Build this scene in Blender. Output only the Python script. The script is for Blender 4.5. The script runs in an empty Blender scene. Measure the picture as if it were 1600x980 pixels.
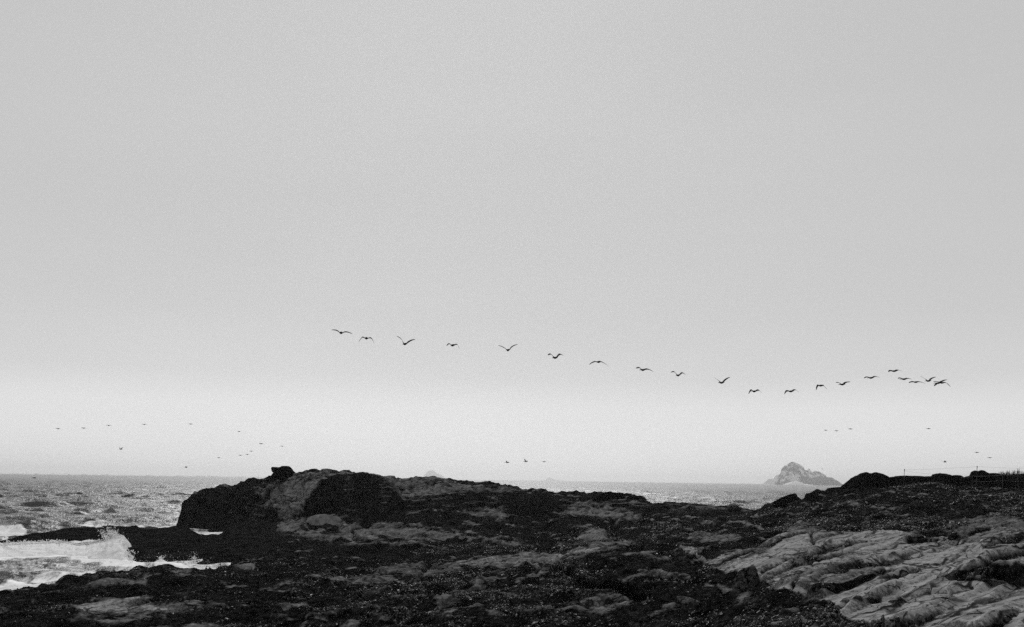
import bpy, bmesh, math, random
import numpy as np
from mathutils import Matrix, Vector

S = bpy.context.scene
COL = S.collection

# ------------------------------------------------------------------ camera
CAM_H = 6.0                       # metres above the sea
F = 1600 * 35.0 / 36.0            # focal length in photo pixels
PITCH = math.atan(259.9 / F)
ROLL = 0.0145
fwd = np.array([0, math.cos(PITCH), math.sin(PITCH)])
up0 = np.array([0, -math.sin(PITCH), math.cos(PITCH)])
rt0 = np.array([1.0, 0, 0])
rgt = math.cos(ROLL) * rt0 + math.sin(ROLL) * up0
upv = -math.sin(ROLL) * rt0 + math.cos(ROLL) * up0

cam_d = bpy.data.cameras.new('camera')
cam_d.lens = 35.0
cam_d.sensor_width = 36.0
cam_d.sensor_fit = 'HORIZONTAL'
cam_d.clip_start = 0.2
cam_d.clip_end = 100000
cam = bpy.data.objects.new('camera', cam_d)
COL.objects.link(cam)
M = Matrix(((rgt[0], upv[0], -fwd[0], 0), (rgt[1], upv[1], -fwd[1], 0), (rgt[2], upv[2], -fwd[2], CAM_H), (0, 0, 0, 1)))
cam.matrix_world = M
S.camera = cam

# ------------------------------------------------------------------ light
SUN_EL, SUN_AZ = math.radians(36), math.radians(-4)     # behind a thin overcast, beyond the headland and to the right
S.view_settings.view_transform = 'Standard'
S.view_settings.look = 'None'
S.view_settings.exposure = 0.0
S.view_settings.gamma = 1.0
S.render.engine = 'CYCLES'
S.cycles.volume_bounces = 4
S.cycles.max_bounces = 8
S.cycles.use_denoising = False
S.cycles.sample_clamp_direct = 4.0
S.cycles.sample_clamp_indirect = 2.0
S.cycles.denoiser = 'OPENIMAGEDENOISE'
S.cycles.denoising_prefilter = 'ACCURATE'
S.cycles.use_adaptive_sampling = False

W = bpy.data.worlds.new('World')
S.world = W
W.use_nodes = True
nt = W.node_tree
nt.nodes.clear()
N = nt.nodes.new
out = N('ShaderNodeOutputWorld')
sky = N('ShaderNodeTexSky')
sky.sky_type = 'NISHITA'
sky.sun_disc = False
sky.sun_elevation = SUN_EL
sky.sun_rotation = SUN_AZ
bw = N('ShaderNodeRGBToBW')
nt.links.new(sky.outputs[0], bw.inputs[0])
bg1 = N('ShaderNodeBackground')
bg1.inputs[1].default_value = 0.06
nt.links.new(bw.outputs[0], bg1.inputs[0])
tc = N('ShaderNodeTexCoord')
sep = N('ShaderNodeSeparateXYZ')
nt.links.new(tc.outputs['Generated'], sep.inputs[0])
ramp = N('ShaderNodeValToRGB')
cr = ramp.color_ramp
stops = [(0.0, .78), (0.045, .79), (0.07, .765), (0.10, .655), (0.16, .60), (0.26, .575), (0.50, .55), (1.0, .535)]
while len(cr.elements) < len(stops):
    cr.elements.new(0.5)
for e, (p, v) in zip(cr.elements, stops):
    e.position = p
    e.color = (v, v, v, 1)
nt.links.new(sep.outputs[2], ramp.inputs[0])
mp = N('ShaderNodeMapping')
mp.inputs['Scale'].default_value = (1.5, 1.5, 6)
nt.links.new(tc.outputs['Generated'], mp.inputs[0])
nz = N('ShaderNodeTexNoise')
nz.inputs['Scale'].default_value = 1.3
nz.inputs['Detail'].default_value = 3
nt.links.new(mp.outputs[0], nz.inputs[0])
mr = N('ShaderNodeMapRange')
mr.inputs['From Min'].default_value = 0.3
mr.inputs['From Max'].default_value = 0.7
mr.inputs['To Min'].default_value = 0.975
mr.inputs['To Max'].default_value = 1.02
nt.links.new(nz.outputs[0], mr.inputs[0])
bg2 = N('ShaderNodeBackground')
nt.links.new(ramp.outputs[0], bg2.inputs[0])
nt.links.new(mr.outputs[0], bg2.inputs[1])
mix = N('ShaderNodeMixShader')
mix.inputs[0].default_value = 0.94
nt.links.new(bg1.outputs[0], mix.inputs[1])
nt.links.new(bg2.outputs[0], mix.inputs[2])
nt.links.new(mix.outputs[0], out.inputs[0])

sun_d = bpy.data.lights.new('sun', 'SUN')
sun_d.energy = 1.45
sun_d.angle = math.radians(30)
sun_d.color = (1, 1, 1)
sun = bpy.data.objects.new('sun', sun_d)
COL.objects.link(sun)
sdir = Vector((math.sin(SUN_AZ) * math.cos(SUN_EL), math.cos(SUN_AZ) * math.cos(SUN_EL), math.sin(SUN_EL)))
sun.rotation_euler = sdir.to_track_quat('Z', 'Y').to_euler()

HAZE_DENSITY = 0.00008

# ------------------------------------------------------------------ helpers
def ray(px, py):
    a = (np.asarray(px, float) - 800) / F
    b = -(np.asarray(py, float) - 490) / F
    v = fwd[:, None] + rgt[:, None] * np.atleast_1d(a) + upv[:, None] * np.atleast_1d(b)
    return v[0] / v[1], v[2] / v[1]          # sideways and upward metres per metre of depth

def at(px, py, d):
    u, w = ray(px, py)
    return Vector((float(u[0]) * d, d, CAM_H + float(w[0]) * d))

def at_z(px, py, z):
    u, w = ray(px, py)
    return at(px, py, (z - CAM_H) / float(w[0]))

def project(x, y, z):
    p = np.stack([x, y, z - CAM_H])
    c = fwd @ p.reshape(3, -1)
    return ((rgt @ p.reshape(3, -1)) / c * F + 800).reshape(x.shape), (490 - (upv @ p.reshape(3, -1)) / c * F).reshape(x.shape)

_tab = np.random.RandomState(7).rand(4096).astype(np.float32)
def vnoise(x, y, z, seed=0):
    """smooth value noise, -1..1"""
    xi, yi, zi = np.floor(x).astype(np.int64), np.floor(y).astype(np.int64), np.floor(z).astype(np.int64)
    fx, fy, fz = (x - xi).astype(np.float32), (y - yi).astype(np.float32), (z - zi).astype(np.float32)
    fx, fy, fz = [f * f * f * (f * (f * 6 - 15) + 10) for f in (fx, fy, fz)]
    def h(i, j, k):
        n = (xi + i) * 374761393 + (yi + j) * 668265263 + (zi + k) * 1274126177 + seed * 974711
        n = (n ^ (n >> 13)) * 1103515245
        return _tab[((n ^ (n >> 16)) & 4095)]
    def lx(j, k):
        a = h(0, j, k)
        return a + (h(1, j, k) - a) * fx
    def ly(k):
        a = lx(0, k)
        return a + (lx(1, k) - a) * fy
    a = ly(0)
    return (a + (ly(1) - a) * fz) * 2 - 1

def fbm(x, y, z, wl, octv, seed=0, ridged=False, gain=.5):
    r, a, t = 0, 1.0, 0
    for o in range(octv):
        n = vnoise(x / wl + 17.3 * o, y / wl, z / wl, seed + o)
        r = r + a * ((.62 - 2 * np.abs(n)) if ridged else n)
        t += a
        a *= gain
        wl *= .5
    return r / t

def in_poly(px, py, pts):
    inside = np.zeros(px.shape, bool)
    n = len(pts)
    for i in range(n):
        x1, y1 = pts[i]
        x2, y2 = pts[(i + 1) % n]
        if y1 == y2:
            continue
        c = ((y1 > py) != (y2 > py)) & (px < (x2 - x1) * (py - y1) / (y2 - y1) + x1)
        inside ^= c
    return inside

def line_dist(px, py, pts):
    best = np.full(px.shape, 1e9)
    for (x1, y1), (x2, y2) in zip(pts[:-1], pts[1:]):
        dx, dy = x2 - x1, y2 - y1
        t = np.clip(((px - x1) * dx + (py - y1) * dy) / (dx * dx + dy * dy), 0, 1)
        best = np.minimum(best, np.hypot(px - x1 - t * dx, (py - y1 - t * dy)))
    return best

def mesh_from(name, verts, faces, mat, parent=None, smooth=True, attrs=None):
    me = bpy.data.meshes.new(name)
    verts = np.asarray(verts, np.float32)
    if isinstance(faces, np.ndarray):
        n, k = faces.shape
        me.vertices.add(len(verts))
        me.vertices.foreach_set('co', verts.ravel())
        me.loops.add(n * k)
        me.loops.foreach_set('vertex_index', faces.astype(np.int32).ravel())
        me.polygons.add(n)
        me.polygons.foreach_set('loop_start', np.arange(n, dtype=np.int32) * k)
        me.update(calc_edges=True)
    else:
        me.from_pydata([tuple(map(float, v)) for v in verts], [], faces)
    if smooth:
        me.polygons.foreach_set('use_smooth', np.ones(len(me.polygons), bool))
    for k2, v in (attrs or {}).items():
        a = me.attributes.new(k2, 'FLOAT', 'POINT')
        a.data.foreach_set('value', np.asarray(v, np.float32).ravel())
    me.materials.append(mat)
    o = bpy.data.objects.new(name, me)
    COL.objects.link(o)
    if parent is not None:
        o.parent = parent
    return o

def tag(o, label=None, cat=None, group=None, kind=None):
    if label: o['label'] = label
    if cat: o['category'] = cat
    if group: o['group'] = group
    if kind: o['kind'] = kind
    return o

# ------------------------------------------------------------------ materials
class NT:
    def __init__(self, name):
        self.m = bpy.data.materials.new(name)
        self.m.use_nodes = True
        self.t = self.m.node_tree
        self.t.nodes.clear()
        self.out = self.n('ShaderNodeOutputMaterial')
    def n(self, kind, **kw):
        nd = self.t.nodes.new(kind)
        for k, v in kw.items():
            setattr(nd, k, v)
        return nd
    def link(self, a, b):
        self.t.links.new(a, b)
    def val(self, x, sock):
        if isinstance(x, (int, float)):
            sock.default_value = x
        else:
            self.link(x, sock)
    def math(self, op, a, b=0.0, clamp=False):
        nd = self.n('ShaderNodeMath', operation=op, use_clamp=clamp)
        self.val(a, nd.inputs[0])
        self.val(b, nd.inputs[1])
        return nd.outputs[0]
    def lerp(self, f, a, b):
        nd = self.n('ShaderNodeMix', data_type='FLOAT')
        self.val(f, nd.inputs[0]); self.val(a, nd.inputs[2]); self.val(b, nd.inputs[3])
        return nd.outputs[0]
    def rng(self, x, a, b, c, d):
        nd = self.n('ShaderNodeMapRange')
        self.val(x, nd.inputs[0])
        for i, v in enumerate((a, b, c, d)):
            self.val(v, nd.inputs[i + 1])
        return nd.outputs[0]
    def noise(self, co, scale, detail=4, rough=.55, dist=0.0):
        nd = self.n('ShaderNodeTexNoise')
        self.link(co, nd.inputs['Vector'])
        nd.inputs['Scale'].default_value = scale
        nd.inputs['Detail'].default_value = detail
        nd.inputs['Roughness'].default_value = rough
        nd.inputs['Distortion'].default_value = dist
        return nd.outputs[0]
    def voro(self, co, scale, feature='F1', out='Distance'):
        nd = self.n('ShaderNodeTexVoronoi', feature=feature)
        self.link(co, nd.inputs['Vector'])
        nd.inputs['Scale'].default_value = scale
        return nd.outputs[out]
    def co(self, scale=(1, 1, 1), rot=(0, 0, 0), src='Object', tex=False):
        c = self.n('ShaderNodeTexCoord').outputs[src]
        if scale == (1, 1, 1) and rot == (0, 0, 0):
            return c
        mpn = self.n('ShaderNodeMapping')
        if tex: mpn.vector_type = 'TEXTURE'
        mpn.inputs['Scale'].default_value = scale
        mpn.inputs['Rotation'].default_value = rot
        self.link(c, mpn.inputs[0])
        return mpn.outputs[0]
    def attr(self, name):
        return self.n('ShaderNodeAttribute', attribute_name=name).outputs['Fac']
    def bsdf(self, col, rough, spec=.3, bump=None, bdist=.02, bstr=1.0, ior=1.45):
        b = self.n('ShaderNodeBsdfPrincipled')
        if isinstance(col, (int, float)):
            b.inputs['Base Color'].default_value = (col, col, col, 1)
        else:
            self.link(col, b.inputs['Base Color'])
        self.val(rough, b.inputs['Roughness'])
        self.val(spec, b.inputs['Specular IOR Level'])
        b.inputs['IOR'].default_value = ior
        if bump is not None:
            bn = self.n('ShaderNodeBump')
            bn.inputs['Strength'].default_value = bstr
            bn.inputs['Distance'].default_value = bdist
            self.link(bump, bn.inputs['Height'])
            self.link(bn.outputs[0], b.inputs['Normal'])
        self.link(b.outputs[0], self.out.inputs[0])
        return b

def rock_material():
    k = NT('shore_rock')
    co = k.co()
    bare = k.attr('bare')
    n1 = k.noise(co, 1.1, 5)
    n2 = k.noise(co, 7, 4, .65)
    n3 = k.noise(co, 30, 2, .6)
    # dark weed and mussel cover with flecks of shell
    dark = k.lerp(k.rng(n2, .38, .68, 0, 1), .003, .030)
    dark = k.math('MULTIPLY', dark, k.rng(n1, .33, .67, .3, 1.6))
    dark = k.math('MULTIPLY', dark, k.rng(k.noise(co, 18, 3, .7), .35, .65, .5, 1.5))
    fl = k.voro(co, 9.0)
    fcol = k.n('ShaderNodeTexWhiteNoise')
    vc = k.n('ShaderNodeTexVoronoi'); k.link(co, vc.inputs['Vector']); vc.inputs['Scale'].default_value = 9.0
    k.link(vc.outputs['Color'], fcol.inputs['Vector'])
    pick = k.math('GREATER_THAN', fcol.outputs[0], .93)
    fleck = k.math('MULTIPLY', k.math('LESS_THAN', fl, .28), pick)
    dark = k.math('ADD', dark, k.math('MULTIPLY', fleck, k.rng(n1, .4, .62, 0.0, .08)))
    # bare stone: pale, streaked along the bedding on the big slab, mottled elsewhere, split by joints
    slab = k.attr('slab')
    warp = k.n('ShaderNodeVectorMath', operation='ADD')
    k.link(co, warp.inputs[0])
    wn = k.n('ShaderNodeTexNoise'); k.link(co, wn.inputs['Vector']); wn.inputs['Scale'].default_value = .9; wn.inputs['Detail'].default_value = 4
    ws = k.n('ShaderNodeVectorMath', operation='SCALE'); k.link(wn.outputs['Color'], ws.inputs[0]); ws.inputs['Scale'].default_value = .9
    k.link(ws.outputs[0], warp.inputs[1])
    def lay(scale):
        mpn = k.n('ShaderNodeMapping', vector_type='TEXTURE')
        mpn.inputs['Scale'].default_value = scale
        mpn.inputs['Rotation'].default_value = (0, 0, -.9)
        k.link(warp.outputs[0], mpn.inputs[0])
        return mpn.outputs[0]
    st = k.noise(lay((1.0, 5.0, .5)), 2.6, 5, .6, .2)
    e1 = k.voro(lay((1.0, 5.5, .7)), 1.15, 'DISTANCE_TO_EDGE')
    e2 = k.voro(lay((1.0, 3.2, .6)), 2.9, 'DISTANCE_TO_EDGE')
    big = k.noise(co, .55, 3, .6)
    j1 = k.math('MULTIPLY', k.rng(e1, .014, .06, 1, 0), k.rng(big, .38, .54, .3, 1))
    j2 = k.math('MULTIPLY', k.rng(e2, .0, .04, 1, 0), k.rng(n1, .45, .58, 0, .8))
    crack = k.math('MAXIMUM', j1, j2)
    ms = k.lerp(slab, k.noise(co, 1.7, 6, .68), st)
    light = k.lerp(k.rng(ms, .3, .7, 0, 1), k.lerp(slab, .09, .20), k.lerp(slab, .28, .41))
    light = k.math('MULTIPLY', light, k.rng(n2, .25, .75, .72, 1.25))
    light = k.math('MULTIPLY', light, k.rng(n3, .3, .7, .85, 1.15))
    lich = k.noise(co, 2.6, 6, .7)
    light = k.math('MULTIPLY', light, k.rng(lich, .36, .5, .55, 1.0))
    f = k.math('ADD', bare, k.math('MULTIPLY', k.math('SUBTRACT', n2, .5), .9))
    f = k.math('ADD', f, k.math('MULTIPLY', k.math('SUBTRACT', n1, .5), .5))
    f = k.math('ADD', f, k.math('MULTIPLY', k.math('SUBTRACT', k.noise(co, 22, 3, .7), .5), .7))
    f = k.rng(f, .28, .76, 0, 1)
    light = k.math('MULTIPLY', light, k.rng(crack, 0, 1, 1, .06))
    col = k.lerp(f, dark, light)
    ro = k.lerp(f, .62, .85)
    h = k.math('ADD', k.math('MULTIPLY', n2, .6), k.math('MULTIPLY', k.noise(co, 16, 5, .7), .6))
    h = k.math('ADD', h, k.math('MULTIPLY', fl, .25))
    h = k.math('ADD', h, k.math('MULTIPLY', k.noise(co, 2.2, 4, .7), 1.6))
    h = k.lerp(k.math('MULTIPLY', f, slab), h, k.math('ADD', k.math('MULTIPLY', st, 1.1), k.math('MULTIPLY', n3, .22)))
    h = k.math('SUBTRACT', h, k.math('MULTIPLY', crack, k.math('MULTIPLY', f, 1.1)))
    k.bsdf(col, ro, k.math('MULTIPLY', f, .05), h, .16, 1.0)
    return k.m

def plain_rock(name, lo, hi, scale, spec=.12, bdist=.1, r0=.35, r1=.68):
    k = NT(name)
    co = k.co()
    n = k.noise(co, scale, 6, .65)
    n2 = k.noise(co, scale * 5, 4, .65)
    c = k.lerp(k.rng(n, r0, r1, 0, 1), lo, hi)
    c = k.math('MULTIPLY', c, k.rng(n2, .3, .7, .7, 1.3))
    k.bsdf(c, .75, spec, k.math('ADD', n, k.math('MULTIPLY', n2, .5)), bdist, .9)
    return k.m

def sea_material():
    k = NT('sea_water')
    foam = k.attr('foam')
    co = k.co((1.0, .55, 1.0))
    b1 = k.noise(co, 1.3, 5, .62, .3)
    b2 = k.noise(k.co((.55, 1.0, 1.0), (0, 0, .2)), .28, 4, .6, .2)
    b3 = k.noise(k.co((.5, 1.0, 1.0), (0, 0, -.15)), .07, 5, .65, .2)
    h = k.math('ADD', k.math('ADD', k.math('MULTIPLY', b1, .35), k.math('MULTIPLY', b2, .7)), k.math('MULTIPLY', b3, 1.0))
    f1 = k.noise(k.co((1.0, .5, 1.0)), 1.1, 7, .68, .8)
    f2 = k.noise(k.co(), 6, 4, .7)
    ff = k.math('ADD', k.math('ADD', foam, k.math('MULTIPLY', k.math('SUBTRACT', f1, .5), 1.9)),
                k.math('MULTIPLY', k.math('SUBTRACT', f2, .5), .45))
    ff = k.rng(ff, .38, .80, 0, 1)
    ff = k.math('MULTIPLY', ff, k.rng(foam, .02, .12, 0, 1))
    col = k.lerp(ff, .018, .94)
    ro = k.lerp(ff, .27, .8)
    b = k.bsdf(col, ro, .5, h, .8, 1.0, 1.33)
    return k.m

def foam_material(name='foam_white', lo=.82, hi=.98, sc=1.5):
    k = NT(name)
    co = k.co()
    n = k.noise(co, sc, 6, .65)
    c = k.lerp(k.rng(n, .30, .50, 0, 1), lo, hi)
    b = k.bsdf(c, .8, .1, k.noise(co, sc * 2, 5, .65), .2, .8)
    tr = k.n('ShaderNodeBsdfTranslucent')          # froth lets light through
    k.link(c, tr.inputs[0])
    mx = k.n('ShaderNodeMixShader')
    mx.inputs[0].default_value = .15
    k.link(b.outputs[0], mx.inputs[1]); k.link(tr.outputs[0], mx.inputs[2])
    k.link(mx.outputs[0], k.out.inputs[0])
    return k.m

MAT_ROCK = rock_material()
MAT_DARK = plain_rock('black_rock', .002, .010, 1.6, .0)
MAT_DARK2 = plain_rock('weedy_rock', .002, .03, 4.0, .0, .05)
MAT_CRUST = plain_rock('crusted_rock', .002, .10, 9.0, .0, .05, .42, .7)
MAT_PALE = plain_rock('pale_stone', .10, .22, 3.0, .0, .04)
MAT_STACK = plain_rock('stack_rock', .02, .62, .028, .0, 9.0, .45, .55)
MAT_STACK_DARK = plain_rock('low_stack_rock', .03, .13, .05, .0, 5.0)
MAT_SEA = sea_material()
MAT_FOAM = foam_material()
MAT_SPRAY = foam_material('spray_white', .9, .97)

# ------------------------------------------------------------------ the shore: profile lines
# Each line runs from left to right; a point is (photo column, photo row, depth in metres) and becomes a place in the world.
def L(*pts):
    o = []
    for p in pts:
        if len(p) == 4:                # (column, None, depth, height)
            u, _ = ray(p[0], 750)
            o.append((float(u[0]), p[2], p[3]))
        else:
            v = at(*p)
            o.append((v.x / v.y, v.y, v.z))
    return np.array(sorted(o))

LINES = [
 # K0 close under the camera
 L((-260, None, 8, 3.2), (800, None, 8, 4.0), (1860, None, 8, 4.3)),
 # K1 just below the frame
 L((-260,1010,30.5),(0,1010,30),(400,1010,29),(800,1010,26.5),(1000,1010,24.5),(1100,1010,22.5),(1300,1010,19),(1600,1010,16.3),(1860,1010,15)),
 # K1b foot of the first ledges
 L((-260,962,38),(0,962,37.5),(120,958,37.2),(330,957,36.5),(500,940,36.7),(700,925,36),(800,915,36.5),(885,905,38.4),(925,915,36),(965,925,34),(1005,938,32),(1060,944,30.5),(1100,940,29.3),(1180,938,27),(1230,940,25),(1290,935,24.8),(1340,920,25.6),(1380,906,26.6),(1420,906,26),(1470,914,24.3),(1530,917,23),(1600,921,21.6),(1860,925,19)),
 # K1c their brow
 L((-260,955,38.4),(0,955,38),(120,952,37.7),(330,951,37),(500,934,37.2),(700,918,36.5),(800,908,37),(880,895,38.8),(925,902,36.4),(965,910,34.4),(1005,918,32.5),(1060,930,31),(1100,934,29.7),(1180,930,27.4),(1230,928,25.4),(1290,916,25.2),(1340,904,26),(1380,893,27),(1420,902,26.4),(1470,908,24.6),(1510,895,23.6),(1560,887,22.6),(1600,889,21.9),(1860,890,19.3)),
 # K1d middle of the near shelf
 L((-260,945,41.5),(0,941,41),(120,930,41),(330,925,42),(500,902,45),(650,900,44),(760,896,43),(850,884,43),(900,872,43),(1000,878,40),(1060,893,37),(1100,905,35),(1180,890,33),(1230,878,33),(1300,872,33),(1400,868,32),(1500,866,30),(1600,862,28),(1860,858,24)),
 # K2 crest of the near shelf
 L((-260,955,40.5+3),(-60,936,43),(0,928,43.5),(50,920.5,45.5),(90,913,47),(97,906,48.5),(105,902,49),(125,898,50.5),(160,893.5,52),(200,894.5,52),(235,890,53),(255,887,54),(275,890,54),(295,891,54),(315,890,54.5),(338,890,55),(345,886,56),(360,880,58),(380,877,59),(400,874,60),(430,872,60),(500,873,59),(560,875,57),(620,877,54),(680,883,51.5),(720,877,52),(760,871,53),(800,868,53),(850,866,52.5),(915,861,51),(925,856,50),(960,851,49.5),(1000,850,49),(1045,850,48),(1062,858,46.5),(1085,874,43.5),(1105,880,41.5),(1140,868,42),(1170,862,42.5),(1190,858,42.5),(1205,848,43.5),(1230,836,44.5),(1262,836,43.5),(1285,838,42),(1320,837,41),(1350,834,40.5),(1400,833,39.5),(1420,836,38.5),(1440,843,37),(1480,846,36),(1500,838,36),(1530,829,36.3),(1560,826,36),(1600,829,35),(1860,826,32)),
 # K3 behind that crest
 L((-260,None,46,-1.6),(-60,None,46.5,-1.5),(100,None,52.5,-1.4),(180,None,57,-1.3),(210,None,66,-1.2),(260,None,66,-1.2),(340,None,66,-1.1),(400,None,68,-.7),(430,None,62.5,.2),(500,None,61.5,.55),(560,None,59.5,.8),(680,None,54.5,.7),(850,None,55.5,1.1),(1000,None,52.5,1.7),(1060,None,50,2.0),(1105,None,44.5,2.3),(1140,None,45,2.45),(1190,None,45.5,2.6),(1230,None,47,3.2),(1320,None,43.5,3.6),(1400,None,42,3.75),(1480,None,38.5,3.7),(1560,None,38,4.1),(1860,None,35,4.5)),
 # K4 foot of the ground behind
 L((-260,None,74,-.6),(0,None,76,-.3),(100,None,78,-.5),(150,None,73,-.7),(190,None,72.5,.1),(205,None,73,.45),(300,None,72.5,.5),(420,None,72,.5),(450,876,66),(560,877,65),(680,884,62),(760,874,62),(850,868,60.5),(1000,853,57),(1060,858,54),(1105,862,51),(1140,856,51),(1190,850,50),(1230,838,50),(1320,837,46.5),(1400,834,45),(1480,846,42),(1560,827,42),(1600,829,40),(1860,826,38)),
 # K5 reef crest, middle platform
 L((-260,856,76),(0,845,79),(30,839,80.5),(38,836,82),(45,833.5,83.5),(60,832.5,85),(90,829,89),(103,825,90),(120,823,92),(150,823.5,93),(160,822,94),(172,820,95),(180,821,95),(195,822,95),(213,820.5,96),(222,824,95),(232,826,95),(255,824.5,95.5),(280,822.5,96),(291,823,96),(300,828.5,95),(311,833,94),(322,836.5,93.5),(334,834,94),(342,836,94),(350,830,95),(357,824,96),(380,820,97),(430,840,85),(500,845,82),(550,842,82),(620,838,82),(700,842,80),(760,846,77),(850,846,75),(900,838,74),(960,832,73.5),(1050,836,70),(1120,841,64),(1180,846,58.5),(1250,826,57),(1320,826,54),(1400,824,52),(1480,838,47),(1560,818,48),(1600,818,46),(1860,815,43)),
 # K6 behind it
 L((-260,None,79,-1.2),(0,None,82.5,-1.2),(100,None,92.5,-1.2),(170,None,97.5,-1.2),(280,None,98.5,-1.0),(291,None,98.5,-.9),(350,None,97.5,-.9),(366,None,99,-.2),(375,818,100),(430,832,95),(550,830,95),(700,828,90),(760,829,89),(850,824,87),(950,818,85),(1050,812,82),(1120,816,75),(1180,830,66),(1250,814,64),(1320,810,60),(1400,806,58),(1480,822,53),(1560,804,54),(1600,804,52),(1860,800,49)),
 # K7 foot of the headland
 L((-260,None,95,-1.6),(200,None,104,-1.6),(276,None,112,-1.5),(281,None,115.5,-.6),(330,None,114.5,-.4),(365,820,113),(420,815,108),(470,812,104),(500,808,103),(560,810,102.5),(620,812,101),(650,806,101),(680,800,100.5),(740,795,100),(800,800,98),(850,805,96),(900,798,94.5),(960,793,93.5),(1000,792,93),(1050,795,92),(1100,797,88),(1140,800,84),(1180,806,77),(1250,797,71),(1320,792,66),(1400,787,62),(1500,790,58),(1600,786,55),(1860,782,52)),
 # K7b brow of its faces
 L((-260,None,96,-1.7),(200,None,105,-1.7),(278,None,114,-1.6),(281.5,820,116),(284,812,116.5),(290,788,117.2),(300,776,117.5),(345,764,117.5),(390,756,116.5),(415,752,116),(430,758,114),(445,782,109),(465,794,105.5),(474,793,104),(480,782,104),(488,770,104.5),(505,752,105.2),(530,744,105.8),(570,744,106),(600,747,106),(614,755,105.5),(622,768,104),(627,785,102),(640,781,103.5),(660,776,104),(700,773,104),(760,772,103),(800,777,101),(850,777,99),(880,790,96.5),(900,793,96),(950,788,95.5),(1000,789,95),(1050,791.5,94),(1100,793,91),(1140,795,88),(1180,802,81),(1250,788,76),(1320,776,70),(1400,772,68),(1500,772,65),(1600,776,60),(1860,772,57)),
 # K8 skyline
 L((-260,None,98,-1.8),(200,None,107,-1.8),(279,None,116,-1.8),(282.3,816,118),(284.5,797,118.5),(287,786,118.6),(293,778,118.7),(303,772,118.7),(315,768,118.7),(330,765,118.6),(345,762,118.5),(365,759.5,118),(376,757,118),(385,751,117.6),(400,748,117.3),(420,744.5,117),(440,741,116.8),(458,741,116),(470,738,115),(480,735.5,114),(505,736,113),(540,739,112),(580,742,111),(616,746,110),(619,749,110),(640,748,110),(665,745.5,110),(700,747,110),(720,749,109.5),(750,751.5,108.5),(780,753.5,107.5),(800,758,106.5),(815,763,106),(840,766,105),(870,768,104.5),(890,768,104),(920,769.5,103),(935,771.5,102.5),(950,769,102),(972,769,101.5),(985,772,101),(1000,777,100),(1012,786,99.5),(1022,795,99),(1030,795.5,98.5),(1045,788,97.5),(1060,790.5,97),(1075,790.5,96.5),(1110,791.5,95),(1140,793,92),(1165,796,90),(1178,799,88),(1190,794,86),(1200,789,84),(1213,784,82),(1246,778,79),(1258,776.5,78),(1263,769,77),(1275,766,76),(1285,767,75.5),(1300,764,74.5),(1320,765,74),(1380,762,73),(1420,757.5,73),(1460,757.5,73),(1500,759,72),(1560,765,68),(1600,768,66),(1860,768,63)),
 # K9 behind the skyline
 L((-260,None,103,-2.2),(270,None,122,-2.2),(284,None,122,-2),(300,None,123,1.0),(345,None,123.5,2.0),(420,None,123,4.2),(500,None,122,5.4),(616,None,119,5.0),(700,None,118,5.0),(800,None,114,3.9),(900,None,111,3.2),(1000,None,106,2.2),(1060,None,103,1.6),(1140,None,99,1.2),(1190,None,93,1.8),(1246,None,86,3.2),(1300,None,82,4.6),(1380,None,84,5.1),(1600,None,80,5.1),(1860,None,80,5.0)),
 # K10 the seaward side
 L((-260,None,112,-2.5),(284,None,127,-2.5),(345,None,131,-2.4),(420,None,132,-2.3),(616,None,133,-2.3),(800,None,127,-2.3),(900,None,122,-2.3),(1060,None,112,-2.3),(1140,None,108,-2.3),(1246,None,100,-2),(1300,None,104,-1.0),(1380,None,118,-1.5),(1860,None,118,-1.5)),
]
ROWS = [30, 96, 12, 84, 118, 8, 8, 50, 24, 40, 46, 52, 10, 12]
NC = 1180
uu = np.linspace(float(ray(-250, 750)[0][0]), float(ray(1850, 750)[0][0]), NC)
D = np.stack([np.interp(uu, l[:, 0], l[:, 1]) for l in LINES])
Z = np.stack([np.interp(uu, l[:, 0], l[:, 2]) for l in LINES])
for i in range(1, len(D)):
    D[i] = np.maximum(D[i], D[i - 1] + .12)
dd, zz, seg = [], [], []
for i, n in enumerate(ROWS):
    t = np.arange(n) / n
    dd.append(D[i][None] * (1 - t[:, None]) + D[i + 1][None] * t[:, None])
    zz.append(Z[i][None] * (1 - t[:, None]) + Z[i + 1][None] * t[:, None])
    seg += [i] * n
dd.append(D[-1:]); zz.append(Z[-1:]); seg.append(len(ROWS) - 1)
Y = np.concatenate(dd); Z0 = np.concatenate(zz); SEG = np.array(seg)
X = Y * uu[None]
NR = len(Y)

def grid_normals(X, Y, Zz):
    P = np.stack([X, Y, Zz], -1)
    n = np.cross(np.gradient(P, axis=1), np.gradient(P, axis=0))
    n /= np.linalg.norm(n, axis=-1, keepdims=True) + 1e-9
    return n

# soften the base slopes a little along the depth
for _ in range(2):
    Z0[1:-1] = .25 * Z0[:-2] + .5 * Z0[1:-1] + .25 * Z0[2:]
PX, PY = project(X, Y, Z0)
NM = grid_normals(X, Y, Z0)

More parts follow.
